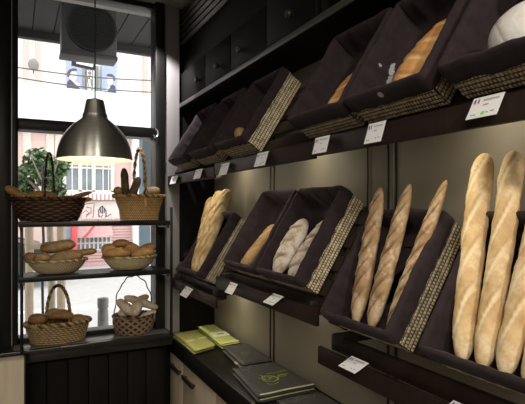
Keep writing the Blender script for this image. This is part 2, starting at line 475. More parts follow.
def liner_mesh(seed, bz=.054):
    prof = [(.0065, bz), (.0085, bz + .006), (.0085, lerp(bz, D, .5)), (.0075, D - .010), (.0045, D + .001), (-.0005, D + .004), (-.006, D + .002), (-.010, D - .008),
            (-.012, D - .03), (-.013, .042), (-.015, .026), (-.020, .013), (-.032, .008), (-.06, .0065)]
    N = 200; rc = .022; vs, fs = [], []
    per = 2 * (W + L)
    def rr(s, off):
        s = s % per
        segs = [(Vector((-W / 2, 0)), Vector((1, 0)), W), (Vector((W / 2, 0)), Vector((0, 1)), L), (Vector((W / 2, L)), Vector((-1, 0)), W), (Vector((-W / 2, L)), Vector((0, -1)), L)]
        for o, d, l in segs:
            if s <= l:
                p = o + d * s; n = Vector((d.y, -d.x))
                r = rc if off > -.001 else rc + off * .0 
                r *= .55
                # round the corners
                for e, sg in ((s, -1), (l - s, 1)):
                    if e < r:
                        k = 1 - e / r; n = (n + d * sg * k).normalized()
                        p = p - n * (r * .29 * k * k)
                return p + n * off, n
            s -= l
    for j, (off, z) in enumerate(prof):
        for i in range(N):
            s = per * i / N
            p, n = rr(s, off)
            q = Vector((p.x * 30, p.y * 30, seed * 11.0 + z * 14))
            amp = .0016 if j < 5 else .0022 if j < 8 else .0048
            w = noise.noise(q) * amp + noise.noise(q * 2.3) * amp * .5
            if j >= 8 and j < 12: w += .002 * math.sin(s * 95 + seed + 3 * noise.noise(q * .5))
            w = max(-.006, min(.006, w))
            if j < 5: w = abs(w) * .9
            dz = noise.noise(Vector((p.x * 22, p.y * 22, seed * 5 + 40))) * .0035 if j < 9 else 0
            if j < 2: dz += noise.noise(Vector((p.x * 50, p.y * 50, seed * 5 + 90))) * .003
            vs.append((p.x + n.x * w, p.y + n.y * w, z + dz))
    for j in range(len(prof) - 1):
        for i in range(N):
            i2 = (i + 1) % N
            fs.append((j * N + i, j * N + i2, (j + 1) * N + i2, (j + 1) * N + i))
    fs.append(tuple((len(prof) - 1) * N + i for i in range(N)))
    me = bpy.data.meshes.new('liner'); me.from_pydata(vs, [], fs)
    bm = bmesh.new(); bm.from_mesh(me); bmesh.ops.recalc_face_normals(bm, faces=bm.faces[:]); bm.to_mesh(me); bm.free()
    return me
liners = [liner_mesh(i) for i in range(3)] + [liner_mesh(3, .066)]
for l in liners: l.materials.append(M['liner']); smooth_mesh(l, 70)
BK = dict(A=(2.212, 1.205), B1=(1.648, 1.292), B2=(1.360, 1.292), C1=(.966, 1.219), C2=(.605, 1.215),
          T1=(2.43, 1.76), T2=(2.085, 1.76), T3=(1.737, 1.7615), T4=(1.1425, 1.768), T5=(.86, 1.770), T6=(.556, 1.772))
BL = dict(A='dark-lined wicker tray of three floury baguettes on far lower shelf',
          B1='dark-lined wicker tray with a single tan baguette on the raised middle shelf',
          B2='dark-lined wicker tray holding two floured batards on the raised middle shelf',
          C1='dark-lined wicker tray holding three brown scored baguettes',
          C2='dark-lined wicker tray holding the pale golden baguettes, nearest the viewer',
          T1='dark-lined wicker tray at the far window end of the upper shelf',
          T2='empty dark-lined wicker tray second from the window on the upper shelf',
          T3='upper dark-lined wicker tray showing a broad woven side, third from the window',
          T4='upper dark-lined wicker tray with one narrow amber loaf, right of the woven-sided tray',
          T5='upper dark-lined wicker tray with flour-dusted cloth and large amber loaf',
          T6='upper dark-lined wicker tray holding the white floured boule, nearest the viewer')
BROOT = {}
proto = None
for i, (k, (yc, zb)) in enumerate(BK.items()):
    mt = bmat(yc, zb)
    if proto is None:
        proto = thing('bread_basket', BL[k], 'basket', group='lined wicker bread trays on the wall shelves', mat=mt)
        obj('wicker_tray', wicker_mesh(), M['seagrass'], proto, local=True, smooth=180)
        o = bpy.data.objects.new('cloth_liner', liners[0]); COL.objects.link(o); o.parent = proto
        r_ = proto
    else:
        r_ = copy_tree(proto, matrix=mt); r_['label'] = BL[k]
    BROOT[k] = r_
    ln = [c for c in children(r_) if c.name.startswith('cloth_liner')][0]
    ln.data = liners[3 if k == 'T3' else i % 3]
    if k == 'T5':
        ln.material_slots[0].link = 'OBJECT'
        ln.material_slots[0].material = mat_liner('floured_linen', [((-.062, .090, .012), (3, .45, .6), .024), ((-.052, .05, .012), (2.6, .6, .6), .016), ((.0, -.006, .085), (1, 1, 1), .010), ((-.116, .125, .017), (.7, .75, 1.25), .015), ((-.116, .15, .024), (.7, .7, 1.3), .013), ((-.116, .165, .028), (.7, .8, 1.5), .010), ((-.116, .14, .062), (.6, 1, 1), .007)])
        ln['label'] = 'dark cloth smeared with white flour'
def bp(k, x, y, z):
    yc, zb = BK[k]; return bmat(yc, zb) @ Vector((x, y, z))
UPB = Vector((-ST, 0, CT))
def tray_bread(k, name, label, mat, a, b, r, group=None, cat='bread', bend=(0, 0, 0), **kw):
    bv = Vector(bend); bw = BROT.to_3x3() @ bv
    bread(name, label, mat, bp(k, *a), bp(k, *b), r, group, cat, bend=bw, up=UPB, **kw)
g = 'pale golden baguettes in the nearest tray'
tray_bread('C2', 'baguette', 'pale golden baguette leaning at the left of the nearest tray', 'pale', (-.070, .012, .042), (-.158, .470, .122), .0235, g, cuts=4, slant=1.5, cutw=.16, depth=.06, seed=1, power=9, lump=.09, bend=(-.004, 0, 0), r1=.0275)
tray_bread('C2', 'baguette', 'pale golden baguette with rounded tip, second from left in the nearest tray', 'pale', (-.024, .012, .042), (-.084, .468, .122), .0225, g, cuts=4, slant=1.5, cutw=.16, depth=.06, seed=2, power=9, lump=.09, bend=(.004, 0, 0), r1=.0255)
tray_bread('C2', 'baguette', 'pale golden baguette leaning out of frame, third from left in the nearest tray', 'pale', (.022, .012, .042), (.024, .450, .122), .0225, g, cuts=4, slant=1.5, cutw=.16, depth=.06, seed=3, power=9, lump=.09, bend=(-.004, 0, 0), r1=.0275)
tray_bread('C2', 'baguette', 'pale golden baguette at the right edge, only its lower end in view', 'pale', (.068, .012, .042), (.098, .450, .122), .022, g, cuts=4, slant=1.5, cutw=.16, depth=.06, seed=4, power=9, lump=.09)
g = 'brown scored baguettes'
tray_bread('C1', 'baguette', 'brown scored baguette with pointed top at the left of three', 'rustic', (-.048, .012, .040), (-.098, .385, .126), .0255, g, cuts=7, slant=1.7, cutw=.17, depth=.22, seed=5, power=3.6, r1=.0215, lump=.08)
tray_bread('C1', 'baguette', 'brown scored baguette standing in the middle of three', 'rustic', (.013, .012, .040), (.012, .390, .126), .0255, g, cuts=7, slant=1.7, cutw=.17, depth=.22, seed=6, power=3.6, r1=.0185, lump=.08)
tray_bread('C1', 'baguette', 'brown scored thin baguette leaning right beside the tray wall', 'rustic', (.074, .015, .038), (.137, .390, .132), .0215, g, cuts=7, slant=1.7, cutw=.17, depth=.22, seed=7, power=4, r1=.0155, lump=.08)
g = 'floured batards'
tray_bread('B2', 'batard_loaf', 'broad floured batard with three slashes, left in its tray', 'floured', (-.080, .012, .046), (-.072, .232, .050), .042, g, cuts=3, slant=.9, cutw=.16, depth=.16, seed=8, power=2.6, flat=.8, lump=.05)
tray_bread('B2', 'batard_loaf', 'slimmer floured batard leaning right in the same tray', 'floured', (.014, .012, .044), (.084, .238, .050), .037, g, cuts=4, slant=1.1, cutw=.17, depth=.16, seed=9, power=3.0, flat=.85, lump=.05)
tray_bread('B1', 'baguette', 'plain tan baguette lying alone in its tray', 'tan', (-.074, .010, .036), (.022, .205, .042), .026, None, cuts=2, slant=1.4, cutw=.1, depth=.06, seed=10, power=7)
g = 'floury baguettes bundled in the far tray'
tray_bread('A', 'baguette', 'floury yellowish baguette at the left of the far bundle', 'ficelle', (-.082, .012, .040), (-.190, .405, .118), .022, g, cuts=5, slant=1.6, cutw=.16, depth=.2, seed=11, power=12, r1=.036, lump=.07)
tray_bread('A', 'baguette', 'floury yellowish baguette in the middle of the far bundle', 'ficelle', (-.045, .012, .044), (-.120, .440, .124), .021, g, cuts=5, slant=1.6, cutw=.16, depth=.2, seed=12, power=12, r1=.035, lump=.07)
tray_bread('A', 'baguette', 'floury yellowish baguette at the right of the far bundle', 'ficelle', (-.010, .012, .040), (-.045, .450, .118), .021, g, cuts=5, slant=1.6, cutw=.16, depth=.2, seed=13, power=12, r1=.036, lump=.07)
tray_bread('T3', 'bread_roll', 'small round pale-cut loaf end peeping from woven-sided upper tray', 'tan', (-.110, .075, .040), (-.070, .105, .040), .030, None, power=2.4, seed=14, lump=.05)
tray_bread('T3', 'bread_loaf', 'sliver of brown loaf deeper in the woven-sided upper tray', 'toast', (.0, .17, .034), (.012, .235, .036), .018, None, power=2.6, seed=15)
tray_bread('T4', 'bread_loaf', 'narrow amber loaf leaning on tray cloth under the upper bulkhead', 'orange', (-.012, .03, .036), (.055, .175, .040), .030, None, power=3, cuts=3, slant=1.6, cutw=.14, depth=.14, seed=16)
tray_bread('T5', 'bread_loaf', 'large amber loaf with pointed top beside the flour-dusted cloth', 'orange', (-.008, .015, .044), (.075, .225, .046), .040, None, power=2.8, cuts=4, slant=.9, cutw=.16, depth=.16, seed=17, r1=.034)
tray_bread('T6', 'boule_loaf', 'big white floured boule in the top right corner', 'boule', (-.056, .048, .060), (.085, .078, .060), .060, None, power=2.05, flat=.85, seed=18, lump=.03, cuts=2, slant=.6, cutw=.07, depth=.03)
tray_bread('T6', 'bread_loaf', 'crusty floured loaf standing behind the white boule', 'floured', (-.035, .215, .056), (.08, .262, .060), .048, None, power=2.4, seed=19, cuts=2, slant=1.0, cutw=.12, depth=.1)

# ------------------------------------------------------------------ price cards
def price_card(label, ya, yb, ztop, xb, zb, marks, xt=.7755):
    root = thing('price_card', label, 'price card', (xt, (ya + yb) / 2, ztop), 'white price cards on the shelf lips')
    w = abs(ya - yb); n = 10
    down = Vector((xb - xt, 0, zb - ztop)); Hh = down.length; dn = down.normalized()
    nr = Vector((dn.z, 0, -dn.x)); nr = nr if nr.x < 0 else -nr
    o0 = Vector((xt, ya, ztop)) + nr * .0075
    au = Vector((0, -1, 0))
    bm = bmesh.new()
    P = [(-.18, .0075), (-.08, .0015), (0, -.0005), (.25, -.0005), (.6, 0), (1, .001)]
    rows = []
    for t, lift in P:
        tt = max(t, 0)
        base = o0 + dn * (tt * Hh) + nr * lift - (nr * .012 * (1 if t < -.1 else .5) if t < 0 else Vector())
        rows.append([base + au * (w * i / n) for i in range(n + 1)])
    for th in (0, -.0009):
        g_ = [[bm.verts.new(p + nr * th) for p in r_] for r_ in rows]
        for r0, r1 in zip(g_, g_[1:]):
            for i in range(n): bm.faces.new((r0[i], r0[i + 1], r1[i + 1], r1[i]))
    obj('card', bm, M['card'], root)
    obj('card_holder', bx(xt - .0065, xt + .0105, (ya + yb) / 2 - .012, (ya + yb) / 2 + .012, ztop - .014, ztop - .006, .001), M['brown'], root)
    def spot(u0, u1, v0, v1, bm):
        pts = [o0 + au * (w * u) + dn * (Hh * v) + nr * .0013 for u, v in ((u0, v0), (u1, v0), (u1, v1), (u0, v1))]
        bm.faces.new([bm.verts.new(p) for p in pts])
    rnd = random.Random(label)
    bm = bmesh.new()
    for u0, u1, v in ((.40, .92, .20), (.45, .62, .42), (.12, .30, .84), (.62, .70, .80), (.76, .88, .78)):
        u = u0
        while u < u1:
            du = rnd.uniform(.02, .05); spot(u, min(u + du, u1), v - .025, v + .02, bm); u += du + .012
    obj('printed_lines', bm, M['ink'], root)
    bm = bmesh.new(); spot(.10, .155, .13, .31, bm); obj('printed_flag', bm, M['inkblue'], root)
    bm = bmesh.new(); spot(.225, .28, .13, .31, bm); obj('printed_flag', bm, M['inkred'], root)
    if marks:
        c = o0 + au * (w * .52) + dn * (Hh * .82) + nr * .0014
        bm = bmesh.new(); bm.faces.new([bm.verts.new(c + au * .0042 * math.cos(a) + dn * .0042 * math.sin(a)) for a in [i * PI / 8 for i in range(16)]])
        obj('green_dot', bm, M['inkgreen'], root)
    return root
price_card('white price card with green dot on the upper shelf below the white boule', .633, .568, 1.754, .7535, 1.7115, True)
price_card('white price card on the upper shelf below the flour-dusted tray', .937, .876, 1.755, .7605, 1.7045, False)
price_card('white price card on the upper shelf below the narrow amber loaf', 1.173, 1.103, 1.752, .7645, 1.7045, False)
price_card('white price card with green dot on upper shelf right of woven-sided tray', 1.549, 1.465, 1.746, .762, 1.697, True)
price_card('white price card on the upper shelf below the woven-sided tray', 1.887, 1.802, 1.736, .762, 1.687, False)
price_card('white price card on the far upper shelf, second from the window', 2.213, 2.117, 1.735, .763, 1.69, False)
price_card('white price card at the window end of the far upper shelf', 2.611, 2.50, 1.726, .763, 1.684, False)
price_card('white price card on the raised middle shelf below the tan baguette', 1.794, 1.723, 1.254, .751, 1.214, False)
price_card('white price card with green dot on raised middle shelf below the batards', 1.433, 1.365, 1.262, .7355, 1.235, True)
price_card('white price card on the leaning lip below the brown scored baguettes', 1.04, .971, 1.154, .755, 1.133, False, .799)
price_card('white price card on the far lower shelf by the window', 2.365, 2.257, 1.156, .742, 1.114, False)
price_card('white price card at the bottom edge below the pale baguettes', .705, .640, 1.154, .755, 1.133, False, .799)

# ------------------------------------------------------------------ bulkhead: upper shelf board, cupboards and grille
root = thing('upper_shelf', 'long dark shelf board with pale metal front edge above the bread trays', 'shelf', (.96, 1.2, 2.15))
obj('board', bx(.853, 1.066, -.3, 2.738, 2.136, 2.160, .001), M['black'], root)
obj('edge_strip', bx(.848, .853, -.3, 2.738, 2.137, 2.160, .0008), M['strip'], root)
root = thing('wall_cupboard', 'black wall cupboard with round knobs and a slatted grille under the ceiling', 'cupboard', (.96, 2.0, 2.16))
obj('body', bx(.876, 1.066, 1.30, 2.736, 2.1625, 2.717, .002), M['black'], root)
yy = [2.73, 2.33, 2.00, 1.655, 1.305]
for i in range(4):
    a, b_ = yy[i + 1] + .003, yy[i] - .003
    d = obj('door', bx(.858, .8755, a, b_, 2.17, 2.335 if i < 3 else 2.50, .003), M['black'], root)
    ky = {0: 2.40, 1: 2.123, 2: 1.865, 3: 1.447}[i]
    kb = bmesh.new(); Mk = Matrix.Translation((.8578, ky, 2.222)) @ Matrix.Rotation(R(-90), 4, 'Y')
    lathe(kb, [(0, 0), (.007, 0), (.006, .010), (.014, .016), (.016, .022), (.012, .029), (0, .031)], seg=20)
    bmesh.ops.transform(kb, matrix=Mk, verts=kb.verts[:])
    obj('knob', kb, M['handle'], d)
bm = bmesh.new()
for i in range(6):
    z = 2.50 + i * .036
    Ms = Matrix.Translation((.866, 2.2, z + .012)) @ Matrix.Rotation(R(-28), 4, 'Y')
    box(bm, -.011, .011, -.53, .53, -.010, .010, .002, Ms)
obj('grille', bm, plain('grille_paint', (.035, .032, .028), .45), root)

# ------------------------------------------------------------------ counter with cupboard doors
obj_c = tag(obj('worktop', bx(.775, 1.066, -1.0, 2.735, .748, .834, .003), M['counter'], origin=(.92, .9, .834)), 'long dark worktop with thick front edge along the taupe wall', 'worktop')
ys = [2.735, 2.495, 2.02, 1.55, 1.08, .61]
root = thing('base_cabinet', 'pale wood base cabinet with dark bar handles under the dark worktop', 'cabinet', (.93, 1.7, 0))
obj('body', bx(.812, 1.066, .61, 2.735, .08, .746, .002), M['beech'], root)
obj('plinth', bx(.84, 1.06, .61, 2.735, 0, .08), M['black'], root)
for i in range(5):
    d = obj('door', bx(.794, .8115, ys[i + 1] + .002, ys[i] - .002, .09, .744, .002), M['beech'], root)
    c = {0: 2.595, 1: 2.365}.get(i, (ys[i] + ys[i + 1]) / 2)
    hb = bmesh.new(); box(hb, .770, .782, c - .085, c + .085, .662, .684, .003)
    for s in (-1, 1): box(hb, .780, .7945, c + s * .065 - .006, c + s * .065 + .006, .667, .679, .002)
    obj('handle', hb, M['handle'], d)
# the pale counter end at the lower left
p = at(25, 359, 2.50)
root = thing('front_counter', 'pale wood counter end standing at the lower left below the sill', 'counter', (-.3, 2.5, 0))
obj('side_panel', bx(-.75, p.x - .004, 2.50, 2.575, .05, p.z, .002), plain('pale_laminate', (.66, .57, .45), .5, var=.1, scale=5, stretch=(6, 6, .5)), root)
obj('plinth', bx(-.75, p.x - .01, 2.51, 2.57, 0, .05), M['black'], root)
obj('edge_band', bx(p.x - .004, p.x + .002, 2.50, 2.575, .05, p.z, .001), plain('dark_green_edge', (.03, .04, .025), .5), root)

# ------------------------------------------------------------------ folded bags on the counter
def mat_bag(name, c, c2, streak=.5):
    m, nt, b = base_mat(name)
    v = coords(nt, (14, 2, 1)); f = noise_n(nt, v, 6, 5)
    nt.links.new(ramp(nt, f, [(.32, c), (.68, c2)]), b.inputs['Base Color'])
    b.inputs['Roughness'].default_value = .5
    bump(nt, b, f, .3, .003); return m
M['limebag'] = mat_bag('lime_paper', (.44, .475, .11), (.60, .63, .21))
M['limebag2'] = mat_bag('olive_lime_paper', (.24, .24, .065), (.36, .355, .13))
M['greybag'] = mat_bag('charcoal_paper', (.050, .048, .047), (.082, .079, .076))
M['cream'] = plain('cream_paper', (.62, .60, .36), .6)
M['logo'] = plain('lime_print', (.48, .50, .10), .6)
M['logogrey'] = plain('pale_grey_print', (.22, .22, .20), .6)
ZC = .834
def bag(label, q, z0, th, mat, group, seed, skew=(0, 0)):
    q = [Vector((x, y, 0)) for x, y in q]
    c = sum(q, Vector()) / 4
    root = thing('folded_bag', label, 'bag', (c.x, c.y, z0), group)
    n = 26; bm = bmesh.new()
    def P(u, v): return (q[0] * (1 - u) + q[1] * u) * (1 - v) + (q[3] * (1 - u) + q[2] * u) * v
    top, bot = [], []
    for j in range(n + 1):
        rt, rb = [], []
        for i in range(n + 1):
            u, v = i / n, j / n
            e = (1 - abs(2 * u - 1) ** 14) * (1 - abs(2 * v - 1) ** 14)
            p = P(u, v)
            w = noise.noise(Vector((u * 3, v * 3, seed))) * .0022
            mid = z0 + th / 2
            rt.append(bm.verts.new((p.x, p.y, mid + th / 2 * e + w * e)))
            rb.append(bm.verts.new((p.x, p.y, mid - th / 2 * e)))
        top.append(rt); bot.append(rb)
    for g_, fl in ((top, 0), (bot, 1)):
        for j in range(n):
            for i in range(n): bm.faces.new((g_[j][i], g_[j][i + 1], g_[j + 1][i + 1], g_[j + 1][i]))
    bmesh.ops.remove_doubles(bm, verts=bm.verts[:], dist=.0002)
    obj('folded_paper', bm, mat, root, smooth=60)
    return root, lambda u, v, dz=.0012: P(u, v) + Vector((0, 0, z0 + th + noise.noise(Vector((u * 3, v * 3, seed))) * .0022 + dz))
def band(root, F, v0, v1, mat, name='paper_band'):
    bm = bmesh.new(); n = 24; rows = []
    for v in (v0, v1): rows.append([bm.verts.new(F(.03 + .94 * i / n, v, .0010)) for i in range(n + 1)])
    for i in range(n): bm.faces.new((rows[0][i], rows[0][i + 1], rows[1][i + 1], rows[1][i]))
    return obj(name, bm, mat, root)
def word(root, F, u0, u1, v, hgt, mat, name='printed_word', seed=1):
    rnd = random.Random(seed); bm = bmesh.new(); u = u0
    while u < u1:
        du = rnd.uniform(.014, .026)
        for k in range(2):
            vv = v + rnd.uniform(-1, 1) * hgt * .3
            bm.faces.new([bm.verts.new(F(a, b_, .0022)) for a, b_ in ((u, vv - hgt / 2), (u + du * .75, vv - hgt / 2), (u + du * .75, vv + hgt / 2), (u, vv + hgt / 2))])
        u += du
    return obj(name, bm, mat, root)
def squiggle(root, F, items, mat, name='printed_emblem'):
    bm = bmesh.new()
    for pts, w in items: ribbon(bm, [F(u, v, .002) for u, v in pts], w, (0, 0, 1))
    return obj(name, bm, mat, root)
def arc(cu, cv, ru, rv, a0, a1, n=14): return [(cu + ru * math.cos(R(a0 + (a1 - a0) * i / n)), cv + rv * math.sin(R(a0 + (a1 - a0) * i / n))) for i in range(n + 1)]
gl_ = 'lime folded bags on the counter'; gg = 'charcoal folded bags on the counter'
q1 = [(.782, 2.635), (.925, 2.66), (.908, 2.315), (.770 + .008, 2.26)]
bag('lower of two folded olive-lime bags piled at the counter front edge', q1, ZC + .0005, .013, M['limebag2'], gl_, 1)
r_, F = bag('upper olive-lime folded bag with a pale band, in front pile', [(x + .003, y - .003) for x, y in q1], ZC + .0165, .011, M['limebag2'], gl_, 2)
band(r_, F, .52, .60, plain('olive_band', (.55, .53, .28), .6)); word(r_, F, .42, .62, .56, .025, M['inkdark'], seed=3)
q2 = [(.955, 2.725), (1.062, 2.73), (1.040, 2.29), (.932, 2.28)]
bag('lower of two folded lime bags piled against the taupe wall', q2, ZC + .0005, .013, M['limebag2'], gl_, 3)
r_, F = bag('upper bright lime folded bag with white band, against the wall', [(x, y + .002) for x, y in q2], ZC + .0165, .013, M['limebag'], gl_, 4)
band(r_, F, .46, .68, plain('white_band', (.80, .82, .62), .6)); word(r_, F, .38, .74, .57, .03, M['inkdark'], seed=4)
band(r_, F, .93, .985, M['cream'], 'cream_fold')
q3 = [(.928, 2.262), (1.060, 2.262), (1.046, 1.955), (.898, 1.955)]
r_, F = bag('lower charcoal folded bag with cream sticker under a grey-printed one', [(x - .006, y) for x, y in q3], ZC + .0005, .013, M['greybag'], gg, 5)
st = bmesh.new(); box(st, .899, .909, 2.02, 2.055, ZC + .004, ZC + .013, .001); obj('cream_sticker', st, M['cream'], r_)
r_, F = bag('upper charcoal folded bag with a small grey emblem, beside the lime bags', q3, ZC + .0165, .013, M['greybag'], gg, 6)
squiggle(r_, F, [(arc(.42, .55, .10, .10, 0, 330), .003), (arc(.42, .55, .04, .05, 90, 400), .003), ([(.30, .62), (.36, .5), (.42, .62), (.5, .48), (.56, .58)], .003), ([(.56, .50), (.72, .49)], .0025), (arc(.3, .12, .05, .06, 20, 250), .0025)], M['logogrey'])
q4 = [(.838, 1.935), (1.046, 1.935), (1.050, 1.592), (.795, 1.588)]
r_, F = bag('lower charcoal folded bag with cream edge under the emblem bag', [(x - .004, y - .004) for x, y in q4], ZC + .0005, .014, M['greybag'], gg, 7)
band(r_, F, .965, .995, M['cream'], 'cream_edge')
r_, F = bag('front charcoal folded bag printed with a lime emblem and cream edge', q4, ZC + .0175, .013, M['greybag'], gg, 8)
band(r_, F, .955, .992, M['cream'], 'cream_edge')
squiggle(r_, F, [(arc(.43, .60, .13, .10, 0, 350), .0045), (arc(.38, .56, .07, .07, 60, 380), .004), (arc(.50, .62, .07, .06, 180, 480), .004), ([(.26, .52), (.33, .62), (.38, .50), (.45, .64), (.50, .52), (.58, .62), (.64, .54)], .004),
  (arc(.40, .72, .10, .05, 20, 190), .004), ([(.33, .44), (.36, .5)], .004), (arc(.70, .57, .07, .025, 0, 360), .0032), ([(.62, .53), (.82, .55)], .003)], M['logo'])
word(r_, F, .48, .86, .44, .014, M['logo'], seed=8); 
squiggle(r_, F, [(arc(.22, .12, .10, .06, 0, 300), .0025), (arc(.40, .10, .08, .05, 90, 420), .0025), (arc(.55, .12, .08, .07, 0, 200), .0025), (arc(.16, .24, .07, .06, 200, 420), .0025)], M['logogrey'], 'printed_scroll')
q5 = [(.86, 1.578), (1.05, 1.578), (1.05, 1.25), (.84, 1.25)]
r_, F = bag('charcoal folded bag lying nearest at the bottom edge, scroll-printed', q5, ZC + .0005, .014, M['greybag'], gg, 9)
squiggle(r_, F, [(arc(.25, .12, .10, .06, 0, 300), .0025), (arc(.45, .12, .08, .05, 90, 420), .0025), (arc(.65, .12, .08, .07, 0, 200), .0025)], M['logogrey'], 'printed_scroll')

# ------------------------------------------------------------------ pendant lamp
lx, ly, lz = .293, 2.10, 1.752
root = thing('pendant_lamp', 'brushed steel dome pendant lamp hanging by a cord before the window', 'lamp', (lx, ly, 2.72))
Rr = .150
outer = [(Rr, 0), (Rr, .006), (.1465, .03), (.1405, .055), (.1315, .08), (.1215, .10), (.1075, .12), (.089, .14), (.071, .155), (.057, .166), (.0505, .174), (.049, .185)]
inner = [(.0465, .183), (.048, .173), (.0545, .164), (.0685, .153), (.0865, .138), (.105, .118), (.119, .098), (.129, .078), (.138, .053), (.144, .029), (.1475, .004), (Rr, 0)]
obj('shade', lathe(bmesh.new(), outer, (lx, ly, lz), 72), M['steel'], root, smooth=60)
obj('shade_lining', lathe(bmesh.new(), inner, (lx, ly, lz), 72), M['lampwhite'], root, smooth=60)
obj('lamp_neck', lathe(bmesh.new(), [(.0495, .181), (.0500, .186), (.046, .192), (.0365, .240), (.034, .247), (.020, .250), (.006, .256), (0, .256)], (lx, ly, lz), 48), M['steel'], root, smooth=40)
obj('cord', tube(bmesh.new(), [(lx, ly, lz + .254), (lx, ly, 2.70)], .0026, 8), M['cord'], root)
obj('ceiling_rose', lathe(bmesh.new(), [(0, 2.69), (.03, 2.69), (.05, 2.70), (.052, 2.719), (0, 2.719)], (lx, ly, 0), 32), M['frame'], root)
mt_ = M['steel']; nt_ = mt_.node_tree; b_s = nt_.nodes['Principled BSDF']
b_s.inputs['Anisotropic'].default_value = .85; b_s.inputs['Anisotropic Rotation'].default_value = .25; b_s.inputs['Metallic'].default_value = .92; b_s.inputs['Roughness'].default_value = .36
tg_ = nd(nt_, 'ShaderNodeTangent', direction_type='RADIAL', axis='Z'); nt_.links.new(tg_.outputs[0], b_s.inputs['Tangent'])
mb, nt, b = base_mat('warm_bulb'); b.inputs['Emission Color'].default_value = (1, .84, .60, 1); b.inputs['Emission Strength'].default_value = 42
obj('bulb', lathe(bmesh.new(), [(0, .060), (.016, .064), (.027, .078), (.030, .095), (.025, .115), (.015, .140), (.014, .170), (0, .170)], (lx, ly, lz), 32), mb, root, smooth=80)

# ------------------------------------------------------------------ shelves in the window
def window_shelf(z, label):
    root = thing('window_shelf', label, 'shelf', (.36, 2.62, z), 'dark shelves across the window')
    obj('front_bar', bx(.012, .730, 2.508, 2.528, z - .024, z, .003), M['frame'], root)
    obj('back_bar', bx(.012, .730, 2.695, 2.712, z - .024, z, .003), M['frame'], root)
    bm = bmesh.new()
    for i in range(5): box(bm, .014, .728, 2.532 + i * .0328, 2.532 + i * .0328 + .026, z - .014, z - .001, .002)
    obj('slats', bm, M['frame'], root)
    for x in (.024, .718):
        obj('end_bracket', bx(x - .006, x + .006, 2.508, 2.709, z - .04, z - .02, .003), M['frame'], root)
    return root
ZS1, ZS2 = 1.489, 1.231
window_shelf(ZS1, 'upper dark window shelf at eye level carrying two handled bread baskets')
window_shelf(ZS2, 'lower dark window shelf carrying two shallow bread bowls')
for x, z1, lb in ((.026, 1.467, 'left'), (.744, 1.56, 'right')):
    bm = bmesh.new(); box(bm, x - .007, x + .007, 2.526 + .007, 2.545, .872, z1, .002)
    tag(obj('shelf_upright', bm, M['frame'], origin=(x, 2.54, .872)), 'slim black upright carrying the window shelves on the %s side' % lb, 'post', 'uprights of the window shelves')

# ------------------------------------------------------------------ round and oval baskets
def woven(sx, sy, prof, cols, rows, style, amp=.004, base=True, seed=0):
    # prof(t) -> (scale, z) for t in 0..1 from base to rim
    ns = 4; NU, NV = cols * ns, rows * ns + 1
    vs, fs, hv = [], [], []
    for j in range(NV):
        t = j / (NV - 1); sc, z = prof(t); v = t * rows
        for i in range(NU):
            u = i / ns; a = 2 * PI * i / NU
            row = math.floor(v)
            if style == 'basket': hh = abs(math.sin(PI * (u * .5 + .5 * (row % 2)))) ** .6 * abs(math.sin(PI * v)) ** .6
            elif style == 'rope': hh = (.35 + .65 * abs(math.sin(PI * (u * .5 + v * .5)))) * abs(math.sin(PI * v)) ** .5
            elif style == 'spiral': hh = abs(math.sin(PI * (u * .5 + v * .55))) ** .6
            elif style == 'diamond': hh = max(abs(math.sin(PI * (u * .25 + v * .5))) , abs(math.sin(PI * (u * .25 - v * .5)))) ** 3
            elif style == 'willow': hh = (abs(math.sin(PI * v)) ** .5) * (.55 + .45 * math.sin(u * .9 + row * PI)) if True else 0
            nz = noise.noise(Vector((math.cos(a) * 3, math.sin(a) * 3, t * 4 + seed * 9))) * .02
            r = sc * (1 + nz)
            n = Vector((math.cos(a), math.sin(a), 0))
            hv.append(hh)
            vs.append((sx * r * n.x + n.x * amp * hh, sy * r * n.y + n.y * amp * hh, z))
    for j in range(NV - 1):
        for i in range(NU):
            i2 = (i + 1) % NU
            fs.append((j * NU + i, j * NU + i2, (j + 1) * NU + i2, (j + 1) * NU + i))
    n0 = len(vs)                       # inner wall
    for j in range(6):
        t = 1 - j / 5; sc, z = prof(max(t, .04))
        for i in range(NU):
            a = 2 * PI * i / NU
            vs.append((max(0, sx * sc - .007) * math.cos(a), max(0, sy * sc - .007) * math.sin(a), z + (.006 if j == 5 else 0))); hv.append(.4)
    for j in range(5):
        for i in range(NU):
            i2 = (i + 1) % NU
            fs.append((n0 + j * NU + i, n0 + j * NU + i2, n0 + (j + 1) * NU + i2, n0 + (j + 1) * NU + i))
    for i in range(NU):
        i2 = (i + 1) % NU
        fs.append(((NV - 1) * NU + i, (NV - 1) * NU + i2, n0 + i2, n0 + i))
    fs.append(tuple(range(NU))); fs.append(tuple(n0 + 5 * NU + i for i in range(NU)))
    me = bpy.data.meshes.new('woven'); me.from_pydata(vs, [], fs); attr_set(me, 'weave', hv)
    bm = bmesh.new(); bm.from_mesh(me); bmesh.ops.recalc_face_normals(bm, faces=bm.faces[:]); bm.to_mesh(me); bm.free()
    return me
def weave_attr(o, freq=160, axis=2):
    me = o.data
    attr_set(me, 'weave', [.5 + .4 * math.sin(freq * (v.co.x + v.co.y * .7 + v.co.z)) for v in me.vertices])
